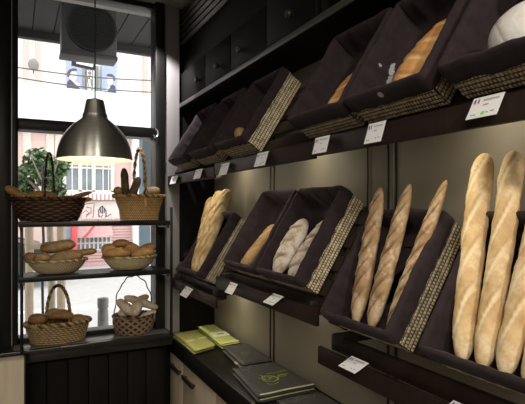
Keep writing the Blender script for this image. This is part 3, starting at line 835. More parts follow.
def braided(bm, path, r, strands=2, closed=True, twist=9, seg=7):
    n = len(path); path = [Vector(p) for p in path]
    for k in range(strands):
        pts = []
        for i, p in enumerate(path):
            if closed: t = (path[(i + 1) % n] - path[i - 1]).normalized()
            else: t = (path[min(i + 1, n - 1)] - path[max(i - 1, 0)]).normalized()
            a = Vector((0, 0, 1)) if abs(t.z) < .85 else Vector((1, 0, 0))
            s = t.cross(a).normalized(); b_ = t.cross(s)
            ph = 2 * PI * (k / strands + twist * i / n)
            pts.append(p + (s * math.cos(ph) + b_ * math.sin(ph)) * r * .75)
        tube(bm, pts, r * .72, seg, closed)
    return bm
def ring(sx, sy, z, n=96): return [(sx * math.cos(2 * PI * i / n), sy * math.sin(2 * PI * i / n), z) for i in range(n)]
def basket(label, c, sx, sy, h, basefrac, cols, rows, style, mat, group, amp=.004, curve=1.0, rim_r=.006, handle=None, twist=20, belly=0):
    root = thing('bread_basket', label, 'basket', c, group)
    def prof(t):
        s = basefrac + (1 - basefrac) * (t ** curve) + belly * math.sin(PI * t)
        return s, t * h
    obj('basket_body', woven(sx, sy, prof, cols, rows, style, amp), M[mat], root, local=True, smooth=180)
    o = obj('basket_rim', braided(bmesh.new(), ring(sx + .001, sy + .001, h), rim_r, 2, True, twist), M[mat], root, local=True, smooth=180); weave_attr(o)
    if handle:
        axis, hw, top, rr, strands = handle
        pts = []
        for i in range(49):
            a = PI * i / 48; q = -math.cos(a) * hw; z = h * .55 + (top - h * .55) * math.sin(a) ** .75
            pts.append((axis[0] * q, axis[1] * q, z))
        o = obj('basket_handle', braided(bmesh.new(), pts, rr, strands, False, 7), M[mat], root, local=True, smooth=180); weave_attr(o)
    return root
YS = 2.617
gW = 'bread baskets in the window'
basket('dark brown oval willow basket with tall handle at the left of upper shelf', (.150, YS, ZS1 + .002), .172, .100, .108, .74, 110, 10, 'willow', 'willow_dark', gW, .005, .8, .008, ((.28, .96), .094, .335, .0048, 2), 26)
basket('tan flared wicker basket with slim handle at the right of upper shelf', (.592, YS, ZS1 + .002), .132, .098, .128, .74, 120, 15, 'basket', 'willow_tan', gW, .003, 1.7, .008, ((-.12, .99), .094, .385, .007, 2), 30)
basket('shallow pale cane bowl heaped with dull brown loaves, left on lower shelf', (.186, YS, ZS2 + .002), .137, .096, .064, .55, 110, 8, 'spiral', 'cane_bowl', gW, .003, .62, .006, None, 40)
basket('shallow pale cane bowl of round toasted rolls, right on lower shelf', (.541, YS, ZS2 + .002), .136, .096, .066, .55, 110, 8, 'spiral', 'cane_bowl', gW, .003, .62, .006, None, 40)
YB = 2.702
basket('buff willow basket with arched handle at the left on window sill', (.196, YB, .872), .152, .090, .098, .82, 80, 9, 'rope', 'willow_buff', gW, .005, .9, .010, ((.94, -.34), .060, .285, .0065, 3), 22)
basket('round brown split-willow basket with thin hoop handle at sill right end', (.580, YB, .872), .108, .090, .096, .86, 60, 6, 'diamond', 'willow_mesh', gW, .004, .9, .006, ((1, 0), .104, .31, .0045, 1), 20, .05)

def wb(name, label, mat, a, b_, r, group, **k): return bread(name, label, mat, a, b_, r, group, **k)
def pu(u, v, y): return at(u, v, y)
gb = 'loaves in the window baskets'
Y1 = YS
# dark basket, upper shelf left
wb('baguette', 'golden baguette end jutting left out of the dark willow basket', 'golden', pu(5, 187, Y1), pu(38, 206, Y1 + .02), .024, gb, power=4, cuts=3, slant=1, cutw=.15, depth=.1, seed=31)
wb('bread_loaf', 'golden loaf lying along the back of the dark willow basket', 'golden', pu(26, 196, Y1 + .06), pu(56, 196, Y1 + .06), .026, gb, power=3, seed=32, cuts=3, cutw=.14)
wb('bread_loaf', 'golden loaf below the handle of the dark willow basket', 'golden', pu(33, 203, Y1 - .035), pu(60, 199, Y1 - .03), .028, gb, power=3, seed=33, cuts=2, cutw=.12)
wb('bread_loaf', 'long pale loaf at the right in the dark willow basket', 'olive', pu(54, 202, Y1), pu(82, 200, Y1), .028, gb, power=3, seed=34, cuts=2, cutw=.12)
wb('baguette', 'pointed baguette tip rising right out of the dark willow basket', 'golden', pu(66, 200, Y1 + .05), pu(92, 192, Y1 + .03), .013, gb, power=2.5, seed=35)
wb('baguette', 'short baguette tip below the pointed one, right of dark basket', 'golden', pu(70, 202, Y1 - .03), pu(92, 199, Y1 - .03), .014, gb, power=3, seed=36)
# tan basket, upper shelf right
wb('baguette', 'tall dark rye stick standing upright in the tan wicker basket', 'darkrye', pu(126, 201, Y1), pu(124, 168, Y1), .021, gb, power=4, seed=37, up=(0, -1, 0))
wb('baguette', 'shorter dark rye stick leaning right in the tan wicker basket', 'darkrye', pu(129, 203, Y1 - .02), pu(139, 177, Y1 + .01), .021, gb, power=4, seed=38, up=(0, -1, 0))
wb('bread_roll', 'round tan roll at the left rim of the tan wicker basket', 'tan', pu(114, 193, Y1), pu(122, 189, Y1), .024, gb, power=2.1, seed=39)
wb('bread_loaf', 'rounded brown loaf at the right rim of the tan wicker basket', 'olive', pu(143, 194, Y1), pu(160, 190, Y1), .028, gb, power=2.4, seed=40)
# bowl lower left
wb('bread_loaf', 'large dull loaf lying on top in the left cane bowl', 'olive', pu(40, 250, Y1 - .01), pu(76, 244, Y1 - .01), .041, gb, power=2.6, seed=41, cuts=3, cutw=.14, depth=.08, flat=.8)
wb('bread_loaf', 'ridged loaf propped under the top one in left cane bowl', 'olive', pu(48, 261, Y1 - .045), pu(84, 254, Y1 - .03), .042, gb, power=2.4, seed=42, cuts=4, cutw=.13, depth=.1, flat=.85)
wb('bread_roll', 'small dull roll at the front left of left cane bowl', 'olive', pu(33, 258, Y1 - .05), pu(51, 258, Y1 - .05), .026, gb, power=2.6, seed=43)
wb('bread_roll', 'dull roll at the far left rim of left cane bowl', 'olive', pu(23, 257, Y1), pu(40, 259, Y1), .027, gb, power=2.4, seed=44)
wb('baguette', 'brown loaf end sticking out right of the left cane bowl', 'toast', pu(72, 254, Y1 + .03), pu(97, 251, Y1 + .03), .019, gb, power=3.4, seed=45)
wb('bread_loaf', 'dark loaf half hidden behind the top loaf in left cane bowl', 'olive', pu(40, 247, Y1 + .05), pu(60, 246, Y1 + .05), .03, gb, power=2.5, seed=46, flat=.8)
# bowl lower right
wb('bread_roll', 'golden split roll lying at the front of the right cane bowl', 'golden', pu(102, 254, Y1 - .045), pu(131, 253, Y1 - .045), .040, gb, power=2.2, seed=47, cuts=1, slant=.3, cutw=.1, depth=.12, flat=.75)
wb('bread_roll', 'golden split roll at the right front of the right cane bowl', 'golden', pu(131, 256, Y1 - .03), pu(154, 251, Y1 - .03), .038, gb, power=2.2, seed=48, cuts=1, slant=.4, cutw=.1, depth=.12, flat=.8)
wb('bread_roll', 'dark toasted roll crowning the heap in the right cane bowl', 'toast', pu(112, 244, Y1 + .01), pu(130, 243, Y1 + .01), .028, gb, power=2.2, seed=49, flat=.85)
wb('bread_roll', 'toasted roll leaning on the right of the heap in right cane bowl', 'toast', pu(122, 244, Y1 + .02), pu(140, 253, Y1 + .02), .034, gb, power=2.3, seed=50, cuts=2, cutw=.14)
wb('bread_roll', 'toasted roll at the back right of the right cane bowl', 'toast', pu(138, 252, Y1 + .055), pu(156, 246, Y1 + .04), .03, gb, power=2.2, seed=51)
wb('bread_roll', 'small golden roll at the back left of the right cane bowl', 'golden', pu(101, 250, Y1 + .02), pu(118, 248, Y1 + .02), .03, gb, power=2.2, seed=52)
# sill left
Y2 = YB
wb('bread_loaf', 'arched brown loaf under the handle of the buff sill basket', 'toast', pu(50, 318, Y2 - .01), pu(74, 318, Y2 - .01), .034, gb, power=2.4, seed=53, bend=(0, 0, .018), flat=.8)
wb('bread_loaf', 'dark loaf at the left in the buff sill basket', 'toast', pu(28, 319, Y2), pu(47, 320, Y2), .030, gb, power=2.4, seed=54)
wb('bread_loaf', 'brown loaf at the right in the buff sill basket', 'toast', pu(68, 320, Y2), pu(86, 319, Y2), .028, gb, power=2.4, seed=55)
wb('bread_roll', 'pale roll in the middle back of the buff sill basket', 'tan', pu(45, 314, Y2 + .04), pu(62, 313, Y2 + .04), .028, gb, power=2.2, seed=56)
# sill right
wb('baguette', 'pale stubby baguette leaning left in the round sill basket', 'milky', pu(117, 300, Y2 - .03), pu(134, 315, Y2 - .05), .029, gb, power=3, seed=57, cuts=3, slant=.8, cutw=.17)
wb('baguette', 'pale baguette lying across the top of the round sill basket', 'milky', pu(124, 297, Y2 + .005), pu(158, 308, Y2 + .015), .024, gb, power=3.6, seed=58, cuts=4, slant=.8, cutw=.17)
wb('baguette', 'pale stubby baguette upright at the middle of round sill basket', 'milky', pu(132, 317, Y2 - .045), pu(140, 300, Y2 - .02), .033, gb, power=3, seed=59, cuts=2, slant=.8, cutw=.17)
wb('baguette', 'pale baguette at the front right rim of round sill basket', 'milky', pu(140, 318, Y2 - .05), pu(156, 311, Y2 - .02), .018, gb, power=3, seed=60)
wb('baguette', 'darker baguette tip at the back right of round sill basket', 'tan', pu(134, 302, Y2 + .06), pu(149, 296, Y2 + .05), .020, gb, power=3, seed=61)
wb('bread_roll', 'pale roll inside the front of round sill basket', 'milky', pu(118, 314, Y2), pu(130, 312, Y2), .026, gb, power=2.4, seed=62)

# small wicker basket on top of the bulkhead board
o = basket('small pale wicker basket on the bulkhead board beside the cupboard', (.945, 1.16, 2.1625), .08, .10, .11, .8, 60, 8, 'basket', 'willow_tan', None, .003, 1.0, .006)

# ------------------------------------------------------------------ outside
M['asphalt'] = plain('pale_asphalt', (.50, .50, .50), .8, var=.06, scale=5)
M['paving'] = plain('paving', (.42, .41, .40), .8, var=.08)
M['white_line'] = plain('road_paint', (.85, .85, .85), .7, var=.02)
M['facade'] = plain('pink_render', (.66, .50, .45), .85, var=.05, scale=1.2)
M['facade_up'] = plain('cream_render', (.74, .70, .67), .85, var=.04, scale=1.2)
M['white_wall'] = plain('white_render', (.82, .82, .82), .8, var=.02)
M['pinkline'] = plain('pink_joint', (.45, .22, .22), .8)
M['white_wood'] = plain('white_window_wood', (.68, .66, .63), .6)
M['room_dark'] = plain('curtained_pane', (.20, .24, .27), .25, var=.3, scale=2)
M['redpaint'] = plain('red_paint', (.60, .09, .09), .5)
M['bluegrey'] = plain('blue_grey_paint', (.10, .14, .17), .6, var=.15)
M['wood_pole'] = plain('weathered_stake', (.42, .33, .23), .8, var=.15, stretch=(8, 8, .6))
M['stone'] = plain('bollard_stone', (.26, .25, .24), .8, var=.12)
YF = 14.0
struct('street_ground', bx(-60, 60, 4.4, 40, -.2, 0), M['asphalt'])
struct('street_pavement', bx(-60, 60, 2.95, 4.4, -.2, .03), M['paving'])
p0, p1 = at(20, 304, 8.2), at(150, 302, 8.2)
tag(obj('road_line', bx(-20, 20, 8.0, 8.17, .0, .006), M['white_line'], origin=(0, 8.1, 0)), 'white line painted along the pale street', 'road marking')
def fx(u, v=200, y=YF): return at(u, v, y).x
def fz(v, u=85, y=YF): return at(u, v, y).z
bld = thing('building', 'pale pink street building with white band and posters across the street', 'building', (2, YF, 0))
obj('lower_wall', bx(-14, 16, YF, YF + .4, 0, fz(131)), M['facade'], bld)
obj('upper_wall', bx(-14, 16, YF + .02, YF + .4, fz(131), 12), M['facade_up'], bld)
obj('white_band', bx(-14, 16, YF - .25, YF + .02, fz(134), fz(92), .01), M['white_wall'], bld)
bm = bmesh.new()
for u in (26, 38, 145): box(bm, fx(u) - .06, fx(u) + .06, YF - .05, YF + .03, fz(92), 12, .01)
obj('pilaster', bm, plain('pilaster_pink', (.64, .5, .46), .8), bld)
bm = bmesh.new()
for u in (27, 50, 59): box(bm, fx(u) - .10, fx(u) + .10, YF - .04, YF + .02, fz(200), fz(134), .01)
obj('pilaster', bm, plain('pilaster_cream', (.70, .62, .56), .8), bld)
x0, x1, z0, z1 = fx(64), fx(112), fz(192), fz(152)
f_ = bmesh.new(); xs_ = [x0, lerp(x0, x1, .32), lerp(x0, x1, .60), x1]
for x in xs_: box(f_, x - .05, x + .05, YF - .09, YF - .0, z0, z1, .008)
box(f_, x0 - .05, x1 + .05, YF - .09, YF, z0 - .05, z0 + .05, .008); box(f_, x0 - .05, x1 + .05, YF - .09, YF, z1 - .05, z1 + .05, .008)
box(f_, x0, x1, YF - .07, YF, lerp(z0, z1, .6) - .025, lerp(z0, z1, .6) + .025, .005)
for x in [lerp(x0, x1, t) for t in (.16, .46, .80, .92)]: box(f_, x - .015, x + .015, YF - .06, YF, z0, z1)
w_ = obj('window', f_, M['white_wood'], bld)
obj('pane', bx(x0, x1, YF - .03, YF - .005, z0, z1), M['room_dark'], w_)
obj('window_blind', bx(x0 + .04, x1 - .04, YF - .045, YF - .035, lerp(z0, z1, .66), z1), plain('cream_blind', (.70, .60, .42), .8), w_)
obj('window_ledge', bx(x0 - .1, x1 + .15, YF - .2, YF, fz(200), fz(194), .01), M['facade_up'], bld)
bm = bmesh.new()
for i in range(14): 
    x = lerp(x0 - .05, x1 + .1, i / 13); box(bm, x - .012, x + .012, YF - .215, YF - .2, fz(200), fz(194))
obj('ledge_joints', bm, M['pinkline'], bld)
obj('plaster_panel', bx(fx(82), fx(131), YF - .03, YF + .01, fz(219), fz(201), .005), plain('pale_plaster', (.74, .68, .64), .85), bld)
sd = obj('siding', bx(fx(64), fx(131), YF - .06, YF, 0, fz(220), .005), plain('pink_siding', (.66, .46, .44), .8, var=.08), bld)
bm = bmesh.new()
for k in range(15):
    z = fz(221 + k * 2.9); box(bm, fx(64), fx(131), YF - .066, YF - .055, z - .012, z + .012)
obj('siding_joints', bm, M['pinkline'], sd)
x0, x1, z0, z1 = fx(76), fx(110), fz(250), fz(236)
f_ = bmesh.new()
for i in range(9): x = lerp(x0, x1, i / 8); box(f_, x - .02, x + .02, YF - .11, YF - .06, z0, z1)
for z in (z0, lerp(z0, z1, .5), z1): box(f_, x0 - .03, x1 + .03, YF - .115, YF - .065, z - .02, z + .02)
w_ = obj('barred_window', f_, M['white_wood'], bld)
obj('pane', bx(x0, x1, YF - .075, YF - .061, z0, z1), M['room_dark'], w_)
bm = bmesh.new(); xa, xb_ = fx(74), fx(109); za, zb_ = fz(235), fz(223)
for i in range(22):
    x = lerp(xa, xb_, i / 21)
    v = [bm.verts.new(p) for p in ((x, YF - .07, zb_), (x + (xb_ - xa) / 24, YF - .07, zb_), (x + (xb_ - xa) / 24, YF - .42, za), (x, YF - .42, za))]
    bm.faces.new(v)
    v2 = [bm.verts.new(p) for p in ((x, YF - .07, zb_ - .02), (x + (xb_ - xa) / 24, YF - .07, zb_ - .02), (x + (xb_ - xa) / 24, YF - .42, za - .02), (x, YF - .42, za - .02))]
    bm.faces.new(v2[::-1])
box(bm, xa, xb_, YF - .43, YF - .41, za - .05, za)
obj('awning', bm, plain('pink_awning', (.62, .40, .40), .7), bld)
ar = bmesh.new(); tube(ar, [at(99, 220, YF - .45), at(84, 238, YF - .45)], .03, 8); obj('awning_arm', ar, M['redpaint'], bld)
bm = bmesh.new()
def G_(pts, w=.05): ribbon(bm, [at(u, v, YF - .035) for u, v in pts], w, (0, -1, 0), .004)
G_([(99, 216), (98.5, 211), (100, 208), (102, 206), (104, 208), (106, 211), (106, 216)], .028); G_([(102.3, 206), (102.3, 214)], .03); G_([(100, 208), (101, 213)], .028); G_([(104.5, 208), (104, 213)], .028); G_([(98, 216), (101, 217), (103, 215)], .022); G_([(105, 217), (108, 216), (111, 214)], .022)
obj('graffiti', bm, M['inkdark'], bld)
bm = bmesh.new()
G_([(85, 204), (95, 203), (94, 206), (93, 218)], .028); G_([(86, 207), (91, 208), (91, 213), (86, 215)], .03); G_([(83, 213), (86, 210), (89, 213), (86, 217)], .03)
obj('graffiti', bm, M['pinkline'], bld)
# right: blue-grey doorway between white strips
obj('white_strip', bx(fx(131), fx(137), YF - .3, YF, 0, fz(134), .01), M['white_wall'], bld)
obj('dark_column', bx(fx(137), fx(147.5), YF - .35, YF, 0, fz(134), .02), M['bluegrey'], bld)
obj('white_strip', bx(fx(147.5), fx(156), YF - .3, YF, 0, fz(134), .01), M['white_wall'], bld)
obj('dark_doorway', bx(fx(140), fx(153), YF - .37, YF - .35, fz(186), fz(134)), plain('dark_glass_door', (.03, .045, .05), .2), bld)
obj('red_pillar', bx(fx(70), fx(75.5), YF - .5, YF - .2, 0, fz(219), .02), M['redpaint'], bld)
obj('blue_hoarding', bx(fx(60), fx(70), YF - .14, YF - .05, fz(238), fz(222)), plain('faded_blue_board', (.35, .42, .55), .7), bld)
# posters: printed pictures of a person, flat on panels
YP = YF - .05
M['poster_blue'] = plain('poster_sky', (.36, .43, .66), .6, var=.08, scale=2)
M['poster_suit'] = plain('poster_suit', (.075, .07, .10), .6)
M['poster_hair'] = plain('poster_hair', (.09, .085, .10), .6)
M['poster_skin'] = plain('poster_skin', (.78, .64, .60), .6)
M['poster_shirt'] = plain('poster_shirt', (.8, .8, .84), .6)
def poly(pts, y): 
    bm = bmesh.new(); bm.faces.new([bm.verts.new(at(u, v, YP) + Vector((0, y, 0))) for u, v in pts]); return bm
def poster(label, u0, u1, v0, v1, parts):
    root = thing('poster', label, 'poster', at((u0 + u1) / 2, v1, YP), 'portrait posters on the building opposite')
    obj('panel', bx(fx(u0), fx(u1), YP - .02, YP + .06, fz(v1), fz(v0), .004), M['poster_blue'], root)
    for i, (n, pts, m) in enumerate(parts): obj(n, poly(pts, -.022 - .002 * i), M[m], root, smooth=0)
poster('blue poster of dark-haired person in profile facing right, in dark suit', 66.5, 82, 56, 92.5, [
    ('printed_face', [(68.5, 73), (70, 70.5), (75, 70.5), (76.5, 73), (77, 76), (76, 80), (73, 81.5), (71, 80), (69, 77)], 'poster_skin'),
    ('printed_shirt', [(70, 79), (73.5, 81), (79.5, 84), (80, 86), (75, 85), (70, 81)], 'poster_shirt'),
    ('printed_suit', [(66.6, 92.4), (66.8, 84), (68, 81), (70, 79.3), (73, 82), (76.5, 85.5), (79.5, 88.5), (81.5, 92.4)], 'poster_suit'),
    ('printed_hair', [(67, 77), (66.8, 73), (69, 69.7), (73, 68.6), (76.5, 69), (77, 71), (71.5, 71.5), (69.8, 74), (69.3, 77)], 'poster_hair')])
poster('blue poster of cap-haired person in profile facing left, in dark suit', 101, 116.5, 58, 95.5, [
    ('printed_face', [(108, 76.5), (111, 75.5), (114, 77), (114, 80), (112, 84), (109, 85.5), (107.3, 82.5), (107.5, 79)], 'poster_skin'),
    ('printed_suit', [(102, 95.4), (104, 92), (107, 90), (109, 87), (112, 84.8), (115, 86), (116.3, 95.4)], 'poster_suit'),
    ('printed_shirt', [(106.5, 88.5), (109, 86), (110, 87), (107.5, 91), (105.5, 91.5)], 'poster_shirt'),
    ('printed_hair', [(106, 75.5), (108, 74), (112, 74.3), (114.5, 76.5), (115, 81), (113.2, 81.2), (112.5, 77.5), (108.5, 77)], 'poster_hair')])
root = thing('hanging_sign', 'narrow grey-green upright sign with white lettering between two posters', 'sign', at(91, 94, YP))
obj('panel', bx(fx(85.2), fx(97.6), YP - .10, YP + .05, fz(93.6), fz(66), .004), plain('sign_greygreen', (.17, .19, .18), .6), root)
bm = bmesh.new(); rnd = random.Random(5); yv = 92.0
def stroke(a, b_, w=.05): ribbon(bm, [at(*a, YP - .105), at(*b_, YP - .105)], w, (0, -1, 0), .003)
shapes = ['I', 'O', 'I', 'V', 'J', 'O', 'O', 'I']
for s in shapes:
    c0, c1, cc = 88.2, 91.0, 89.6
    t, b2 = yv - 2.7, yv
    if s == 'O': stroke((c0, t), (c1, t)); stroke((c0, b2), (c1, b2)); stroke((c0, t), (c0, b2)); stroke((c1, t), (c1, b2))
    elif s == 'V': stroke((c0, b2), (c1, yv - 1.3)); stroke((c0, t), (c1, yv - 1.3))
    elif s == 'J': stroke((c0, t), (c1, t)); stroke((c1, t), (c1, b2))
    else: stroke((c0, yv - 1.3), (c1, yv - 1.3)); stroke((c0, t), (c0, b2), .04)
    yv -= 3.2
yv = 92
for i in range(12): stroke((93, yv), (94.4 + (i % 2) * .4, yv), .05); yv -= 2.05
obj('lettering', bm, M['white_wall'], root)
root = thing('light_box_sign', 'white box sign in dark frame hanging under the outdoor unit', 'sign', at(84, 64, YF - 1.0))
YL = YF - 1.0
Mr = Matrix.Translation(at(83.5, 62.5, YL)) @ Matrix.Rotation(R(6), 4, 'Y')
wbx = (fx(95, y=YL) - fx(72, y=YL)) / 2
bm = bmesh.new(); box(bm, -wbx, wbx, -.08, .08, -.13, .13, .01, Mr); obj('frame', bm, M['dark_beam'], root)
bm = bmesh.new(); box(bm, -wbx + .1, wbx - .05, -.09, .09, -.09, .09, .01, Mr); obj('light_panel', bm, M['white_wall'], root)
# street lamp slung on wires
for (va, vb) in ((66.5, 80), (76.5, 92)):
    bm = bmesh.new(); a, b_ = at(5, va - 1.0, 9.5), at(170, vb + 1, 9.5); n = 24
    tube(bm, [a.lerp(b_, i / n) - Vector((0, 0, .06 * math.sin(PI * i / n))) for i in range(n + 1)], .012, 6)
    tag(obj('overhead_wire', bm, plain('wire', (.12, .12, .12), .6), origin=a), '%s overhead wire crossing the street' % ('upper' if va < 70 else 'lower'), 'wire', 'overhead wires')
c = at(33.5, 64.5, 9.5)
root = thing('street_lamp', 'small grey globe street lamp hung above the overhead wires', 'lamp', c)
bm = bmesh.new(); lathe(bm, [(0, -.10), (.06, -.09), (.085, -.04), (.09, .02), (.06, .08), (.02, .10), (0, .11)], c, 24); obj('lamp_head', bm, M['stone'], root)
bm = bmesh.new(); tube(bm, [c + Vector((0, 0, -.08)), c + Vector((.0, 0, -.16))], .012, 6); obj('lamp_arm', bm, M['grey_plastic'], root)
# tree with stakes
yt = 6.0
def pole_between(u, v0, y, r, zt, name, label, cat, mat, group=None):
    b_ = at(u, v0, y); bm = bmesh.new(); nseg = 8
    tube(bm, [Vector((b_.x + .006 * math.sin(i * 1.7), y, lerp(.0, zt, i / nseg))) for i in range(nseg + 1)], r, 12)
    o = obj(name, bm, mat, origin=(b_.x, y, 0)); return tag(o, label, cat, group)
pole_between(29.5, 260, yt, .045, 1.52, 'tree_stake', 'pale wooden tree stake at the left behind the window baskets', 'stake', M['wood_pole'], 'wooden tree stakes')
pole_between(61.5, 260, yt, .045, 1.52, 'tree_stake', 'pale wooden tree stake right of the tree trunk', 'stake', M['wood_pole'], 'wooden tree stakes')
pole_between(43, 260, 5.6, .014, 2.0, 'sign_pole', 'thin dark metal pole between the tree stakes', 'pole', M['upright'])
tb = at(51, 260, yt + .25)
root = thing('street_tree', 'young leafy street tree between two stakes outside the window', 'tree', (tb.x, yt + .25, 0))
tr_ = bmesh.new(); tube(tr_, [(tb.x, yt + .25, 0), (tb.x + .01, yt + .25, .8), (tb.x - .02, yt + .25, 1.5), (tb.x - .1, yt + .25, 2.0)], [.045, .04, .035, .02], 12)
for k in range(7):
    a = k * .9; tube(tr_, [(tb.x - .02, yt + .25, 1.45 + .05 * k), (tb.x - .1 + .2 * math.cos(a), yt + .25 + .2 * math.sin(a), 1.75 + .04 * k), (tb.x - .15 + .38 * math.cos(a), yt + .25 + .3 * math.sin(a), 1.8 + .07 * k)], [.016, .012, .006], 6)
obj('trunk', tr_, plain('tree_bark', (.34, .29, .22), .85, var=.25, stretch=(6, 6, 1)), root)
lf = bmesh.new(); rnd = random.Random(3)
ctr = at(40, 172, yt + .25)
clumps = [(ctr + Vector((dx, dy, dz)), rr) for dx, dy, dz, rr in ((-.12, 0, -.02, .17), (.05, 0, .08, .16), (-.02, .1, .16, .15), (.16, 0, .0, .14), (-.2, -.05, -.16, .11), (-.12, .0, -.27, .10), (.10, -.1, -.08, .13), (.22, .05, .1, .12), (.2, .1, -.2, .10))]
for c_, rr in clumps:
    for k in range(150):
        d = Vector((rnd.gauss(0, 1), rnd.gauss(0, 1), rnd.gauss(0, 1))).normalized() * rr * rnd.uniform(.45, 1.05)
        p_ = c_ + d; n_ = (d.normalized() + Vector((rnd.gauss(0, .5), rnd.gauss(0, .5), .5))).normalized()
        t_ = n_.cross(Vector((rnd.gauss(0, 1), rnd.gauss(0, 1), -.6))).normalized(); s_ = n_.cross(t_)
        l_, w_l = rnd.uniform(.035, .06), rnd.uniform(.014, .022)
        vv = [lf.verts.new(p_ + t_ * a_ * l_ + s_ * b_ * w_l + n_ * c2) for a_, b_, c2 in ((-1, 0, 0), (-.2, 1, .004), (1, 0, -.01), (-.2, -1, .004))]
        lf.faces.new(vv)
mlf = plain('leaf_green', (.085, .16, .055), .5, var=.5, scale=9)
obj('foliage', lf, mlf, root, smooth=0)
tie = bmesh.new(); zt = at(45, 246, yt).z
box(tie, at(29, 246, yt).x, at(61, 246, yt).x, yt - .065, yt - .046, zt - .03, zt + .03, .004)
tag(obj('stake_rail', tie, M['wood_pole'], origin=(tb.x, yt, zt)), 'horizontal wooden rail nailed across the two tree stakes', 'rail')
# bollard
yb_ = 3.95; c = at(103, 320, yb_)
root = thing('bollard', 'grey stone bollard with round cap on pavement just outside the window', 'bollard', (c.x, yb_, .03))
zt = at(103, 298, yb_).z
obj('post', lathe(bmesh.new(), [(0, .03), (.05, .03), (.047, .3), (.040, zt - .105), (.034, zt - .08)], (c.x, yb_, 0), 24), M['stone'], root)
obj('cap', lathe(bmesh.new(), [(.034, zt - .082), (.043, zt - .07), (.043, zt - .012), (.038, zt), (0, zt + .002)], (c.x, yb_, 0), 24), M['stone'], root)
# parked car (side view)
yc_ = 11.2
root = thing('car', 'dark grey parked car half hidden behind the tree stakes', 'car', (fx(30, y=yc_), yc_, 0))
cx = fx(51, y=yc_) - 1.9; carp = [(-2.0, .35), (-1.98, .75), (-1.5, .9), (-.95, 1.38), (.35, 1.42), (1.0, .95), (1.75, .82), (1.9, .6), (1.88, .35)]
bm = bmesh.new()
sides = []
for yy_ in (yc_ - .8, yc_ + .8):
    sides.append([bm.verts.new((cx + a, yy_ + (.12 if z > .95 else 0) * (1 if yy_ < yc_ else -1), z)) for a, z in carp])
bm.faces.new(sides[0]); bm.faces.new(sides[1][::-1])
for i in range(len(carp)):
    j = (i + 1) % len(carp); bm.faces.new((sides[0][i], sides[0][j], sides[1][j], sides[1][i]))
bmesh.ops.bevel(bm, geom=bm.edges[:], offset=.05, segments=2, affect='EDGES')
obj('car_body', bm, plain('car_paint', (.022, .026, .028), .3, var=.05), root)
bm = bmesh.new()
for a in ([(-1.25, .95), (-.85, 1.3), (-.35, 1.33), (-.35, .95)], [(-.27, .95), (-.27, 1.33), (.3, 1.34), (.75, .95)]):
    bm.faces.new([bm.verts.new((cx + x, yc_ - .815 + (.1 if z > 1 else 0), z)) for x, z in a])
obj('side_window', bm, M['room_dark'], root, smooth=0)
for a in (-1.3, 1.2):
    bm = bmesh.new(); lathe(bm, [(0, -.1), (.2, -.1), (.31, -.08), (.32, 0), (.31, .1), (0, .1)], seg=28)
    bmesh.ops.transform(bm, matrix=Matrix.Translation((cx + a, yc_ - .72, .325)) @ Matrix.Rotation(R(90), 4, 'X'), verts=bm.verts[:])
    obj('wheel', bm, M['cord'], root)
# canopy above the pavement, with the air conditioner hung under it
cp = bmesh.new()
ycp = 5.0
zc = at(85, 46, ycp).z
x = -4.0
while x < 6:
    box(cp, x + .004, x + .176, 2.95, ycp, zc + .07, zc + .10); x += .18
struct('canopy_boards', cp, M['plank'])
struct('canopy_roof', bx(-4, 6, 2.95, ycp, zc + .101, zc + .22), M['dark_beam'])
struct('canopy_fascia', bx(-4, 6, ycp - .02, ycp + .06, zc, zc + .24, .004), M['dark_beam'])
ya = 4.0
p0, p1 = at(61.5, 53, ya), at(117, 56, ya)
root = thing('air_conditioner', 'grey outdoor air conditioner unit with round fan grille hung above window', 'air conditioner', ((p0.x + p1.x) / 2, ya, p0.z))
ztop = zc + .068
obj('casing', bx(p0.x, p1.x, ya, ya + .17, p0.z, ztop, .012), M['grey_plastic'], root)
cc = at(92, 28, ya); rg = (at(117, 28, ya).x - at(67, 28, ya).x) / 2
fg = bmesh.new(); lathe(fg, [(0, 0), (rg * .93, 0), (rg * .93, .02), (rg, .02), (rg, 0), (rg * 1.0, -.002)], seg=56)
bmesh.ops.transform(fg, matrix=Matrix.Translation((cc.x, ya - .001, cc.z)) @ Matrix.Rotation(R(90), 4, 'X'), verts=fg.verts[:])
obj('fan_opening', fg, plain('fan_black', (.012, .012, .012), .6), root)
bm = bmesh.new()
for k in range(-9, 10):
    z = k * rg / 10; hw = math.sqrt(max(0, (rg * .94) ** 2 - z * z))
    box(bm, cc.x - hw, cc.x + hw, ya - .022, ya - .014, cc.z + z - .0035, cc.z + z + .0035)
obj('fan_guard', bm, plain('guard_grey', (.018, .018, .018), .6), root)
bm = bmesh.new()
for x in (p0.x + .06, p1.x - .06): box(bm, x - .012, x + .012, ya + .1, ya + .13, p0.z - .0, p0.z + .02)
obj('tray_lip', bx(p0.x - .006, p1.x + .006, ya - .008, ya + .178, p0.z - .004, p0.z + .03, .006), M['grey_plastic'], root)
bm.free()
pt = at(130, 15, 3.7); bm = bmesh.new()
box(bm, pt.x - .035, pt.x + .035, 3.69, 3.71, zc + .05, zc + .069, .003); tube(bm, [(pt.x, 3.7, zc + .055), (pt.x + .03, 3.7, zc + .02), (pt.x + .045, 3.7, zc + .0)], .006, 6)
tag(obj('bracket', bm, M['dark_beam'], origin=(pt.x, 3.7, zc + .06)), 'small dark bracket screwed under the canopy boards', 'bracket')

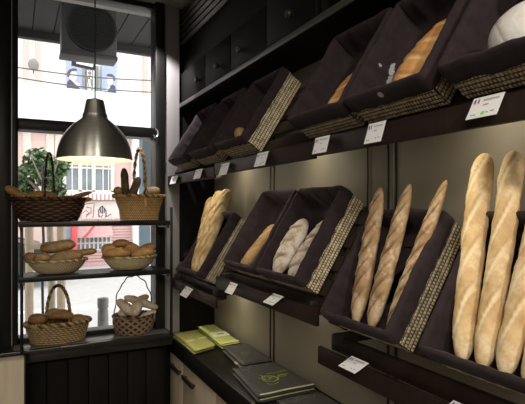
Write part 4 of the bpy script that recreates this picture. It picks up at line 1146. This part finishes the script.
# ------------------------------------------------------------------ light
w = bpy.data.worlds.new('World'); scene.world = w; w.use_nodes = True
nt = w.node_tree; bg = nt.nodes['Background']
bg.inputs['Color'].default_value = (1, .985, .975, 1); bg.inputs['Strength'].default_value = 2.6
def lamp(typ, name, loc, energy, col=(1, 1, 1), target=None, **k):
    d = bpy.data.lights.new(name, typ); d.energy = energy; d.color = col
    for a, v in k.items(): setattr(d, a, v)
    o = bpy.data.objects.new(name, d); COL.objects.link(o); o.location = loc
    if target is not None: o.rotation_euler = (Vector(target) - Vector(loc)).to_track_quat('-Z', 'Y').to_euler()
    return o
WARM = (1, .92, .79)
for x, y, e in ((-1.3, -1.4, 60), (-2.2, .3, 10)):  # unseen area lamps added overhead to raise the shop's ambient light
    lamp('AREA', 'ambient_fill', (x, y, 2.70), e, (1, .91, .78), (x, y, 0), shape='RECTANGLE', size=1.2, size_y=.6)
lamp('SPOT', 'ceiling_spot', (-.35, -.9, 2.66), 64, WARM, (.85, .55, 1.55), spot_size=R(60), spot_blend=.8, shadow_soft_size=.08)
lamp('SPOT', 'ceiling_spot', (.25, -1.3, 2.62), 90, WARM, (.80, 1.30, 1.35), spot_size=R(44), spot_blend=.8, shadow_soft_size=.08)
lamp('SPOT', 'ceiling_spot', (.50, 2.42, 2.68), 85, (1, .95, .96), (.81, 2.74, 2.02), spot_size=R(50), spot_blend=.5, shadow_soft_size=.02)
GLOW = (1, .92, .70)
for ya_, yb2, zz, e in ((.42, 1.16, 1.725, .8), (1.23, 1.97, 1.722, .9), (2.03, 2.55, 1.718, .75)):
    o = lamp('AREA', 'shelf_strip_light', (.86, (ya_ + yb2) / 2, zz), e, GLOW, (1.07, (ya_ + yb2) / 2, 1.45), shape='RECTANGLE', size=.02, size_y=yb2 - ya_)
    o.rotation_euler = Vector((.21, 0, -.27)).to_track_quat('-Z', 'Y').to_euler()
for ya_, yb2, zz, e in ((2.03, 2.6, 1.125, .9), (1.25, 1.9, 1.20, .35)):
    o = lamp('AREA', 'shelf_strip_light', (.90, (ya_ + yb2) / 2, zz), e, GLOW, (1.0, (ya_ + yb2) / 2, .9), shape='RECTANGLE', size=.02, size_y=yb2 - ya_)

# ------------------------------------------------------------------ camera
cam = bpy.data.cameras.new('camera'); co = bpy.data.objects.new('camera', cam); COL.objects.link(co)
co.location = (0, 0, CH); co.rotation_euler = (R(90), 0, -YAW)
cam.sensor_width = 36; cam.sensor_fit = 'HORIZONTAL'; cam.lens = 36 * FPX / 525
cam.shift_y = 7 / 525; cam.clip_start = .02; cam.clip_end = 300
scene.camera = co
scene.view_settings.view_transform = 'Standard'; scene.view_settings.look = 'None'
scene.view_settings.exposure = 0; scene.view_settings.gamma = 1
scene.view_settings.use_curve_mapping = False
scene.cycles.use_denoising = True
scene.cycles.max_bounces = 8
scene.cycles.transparent_max_bounces = 8
scene.cycles.sample_clamp_indirect = 4
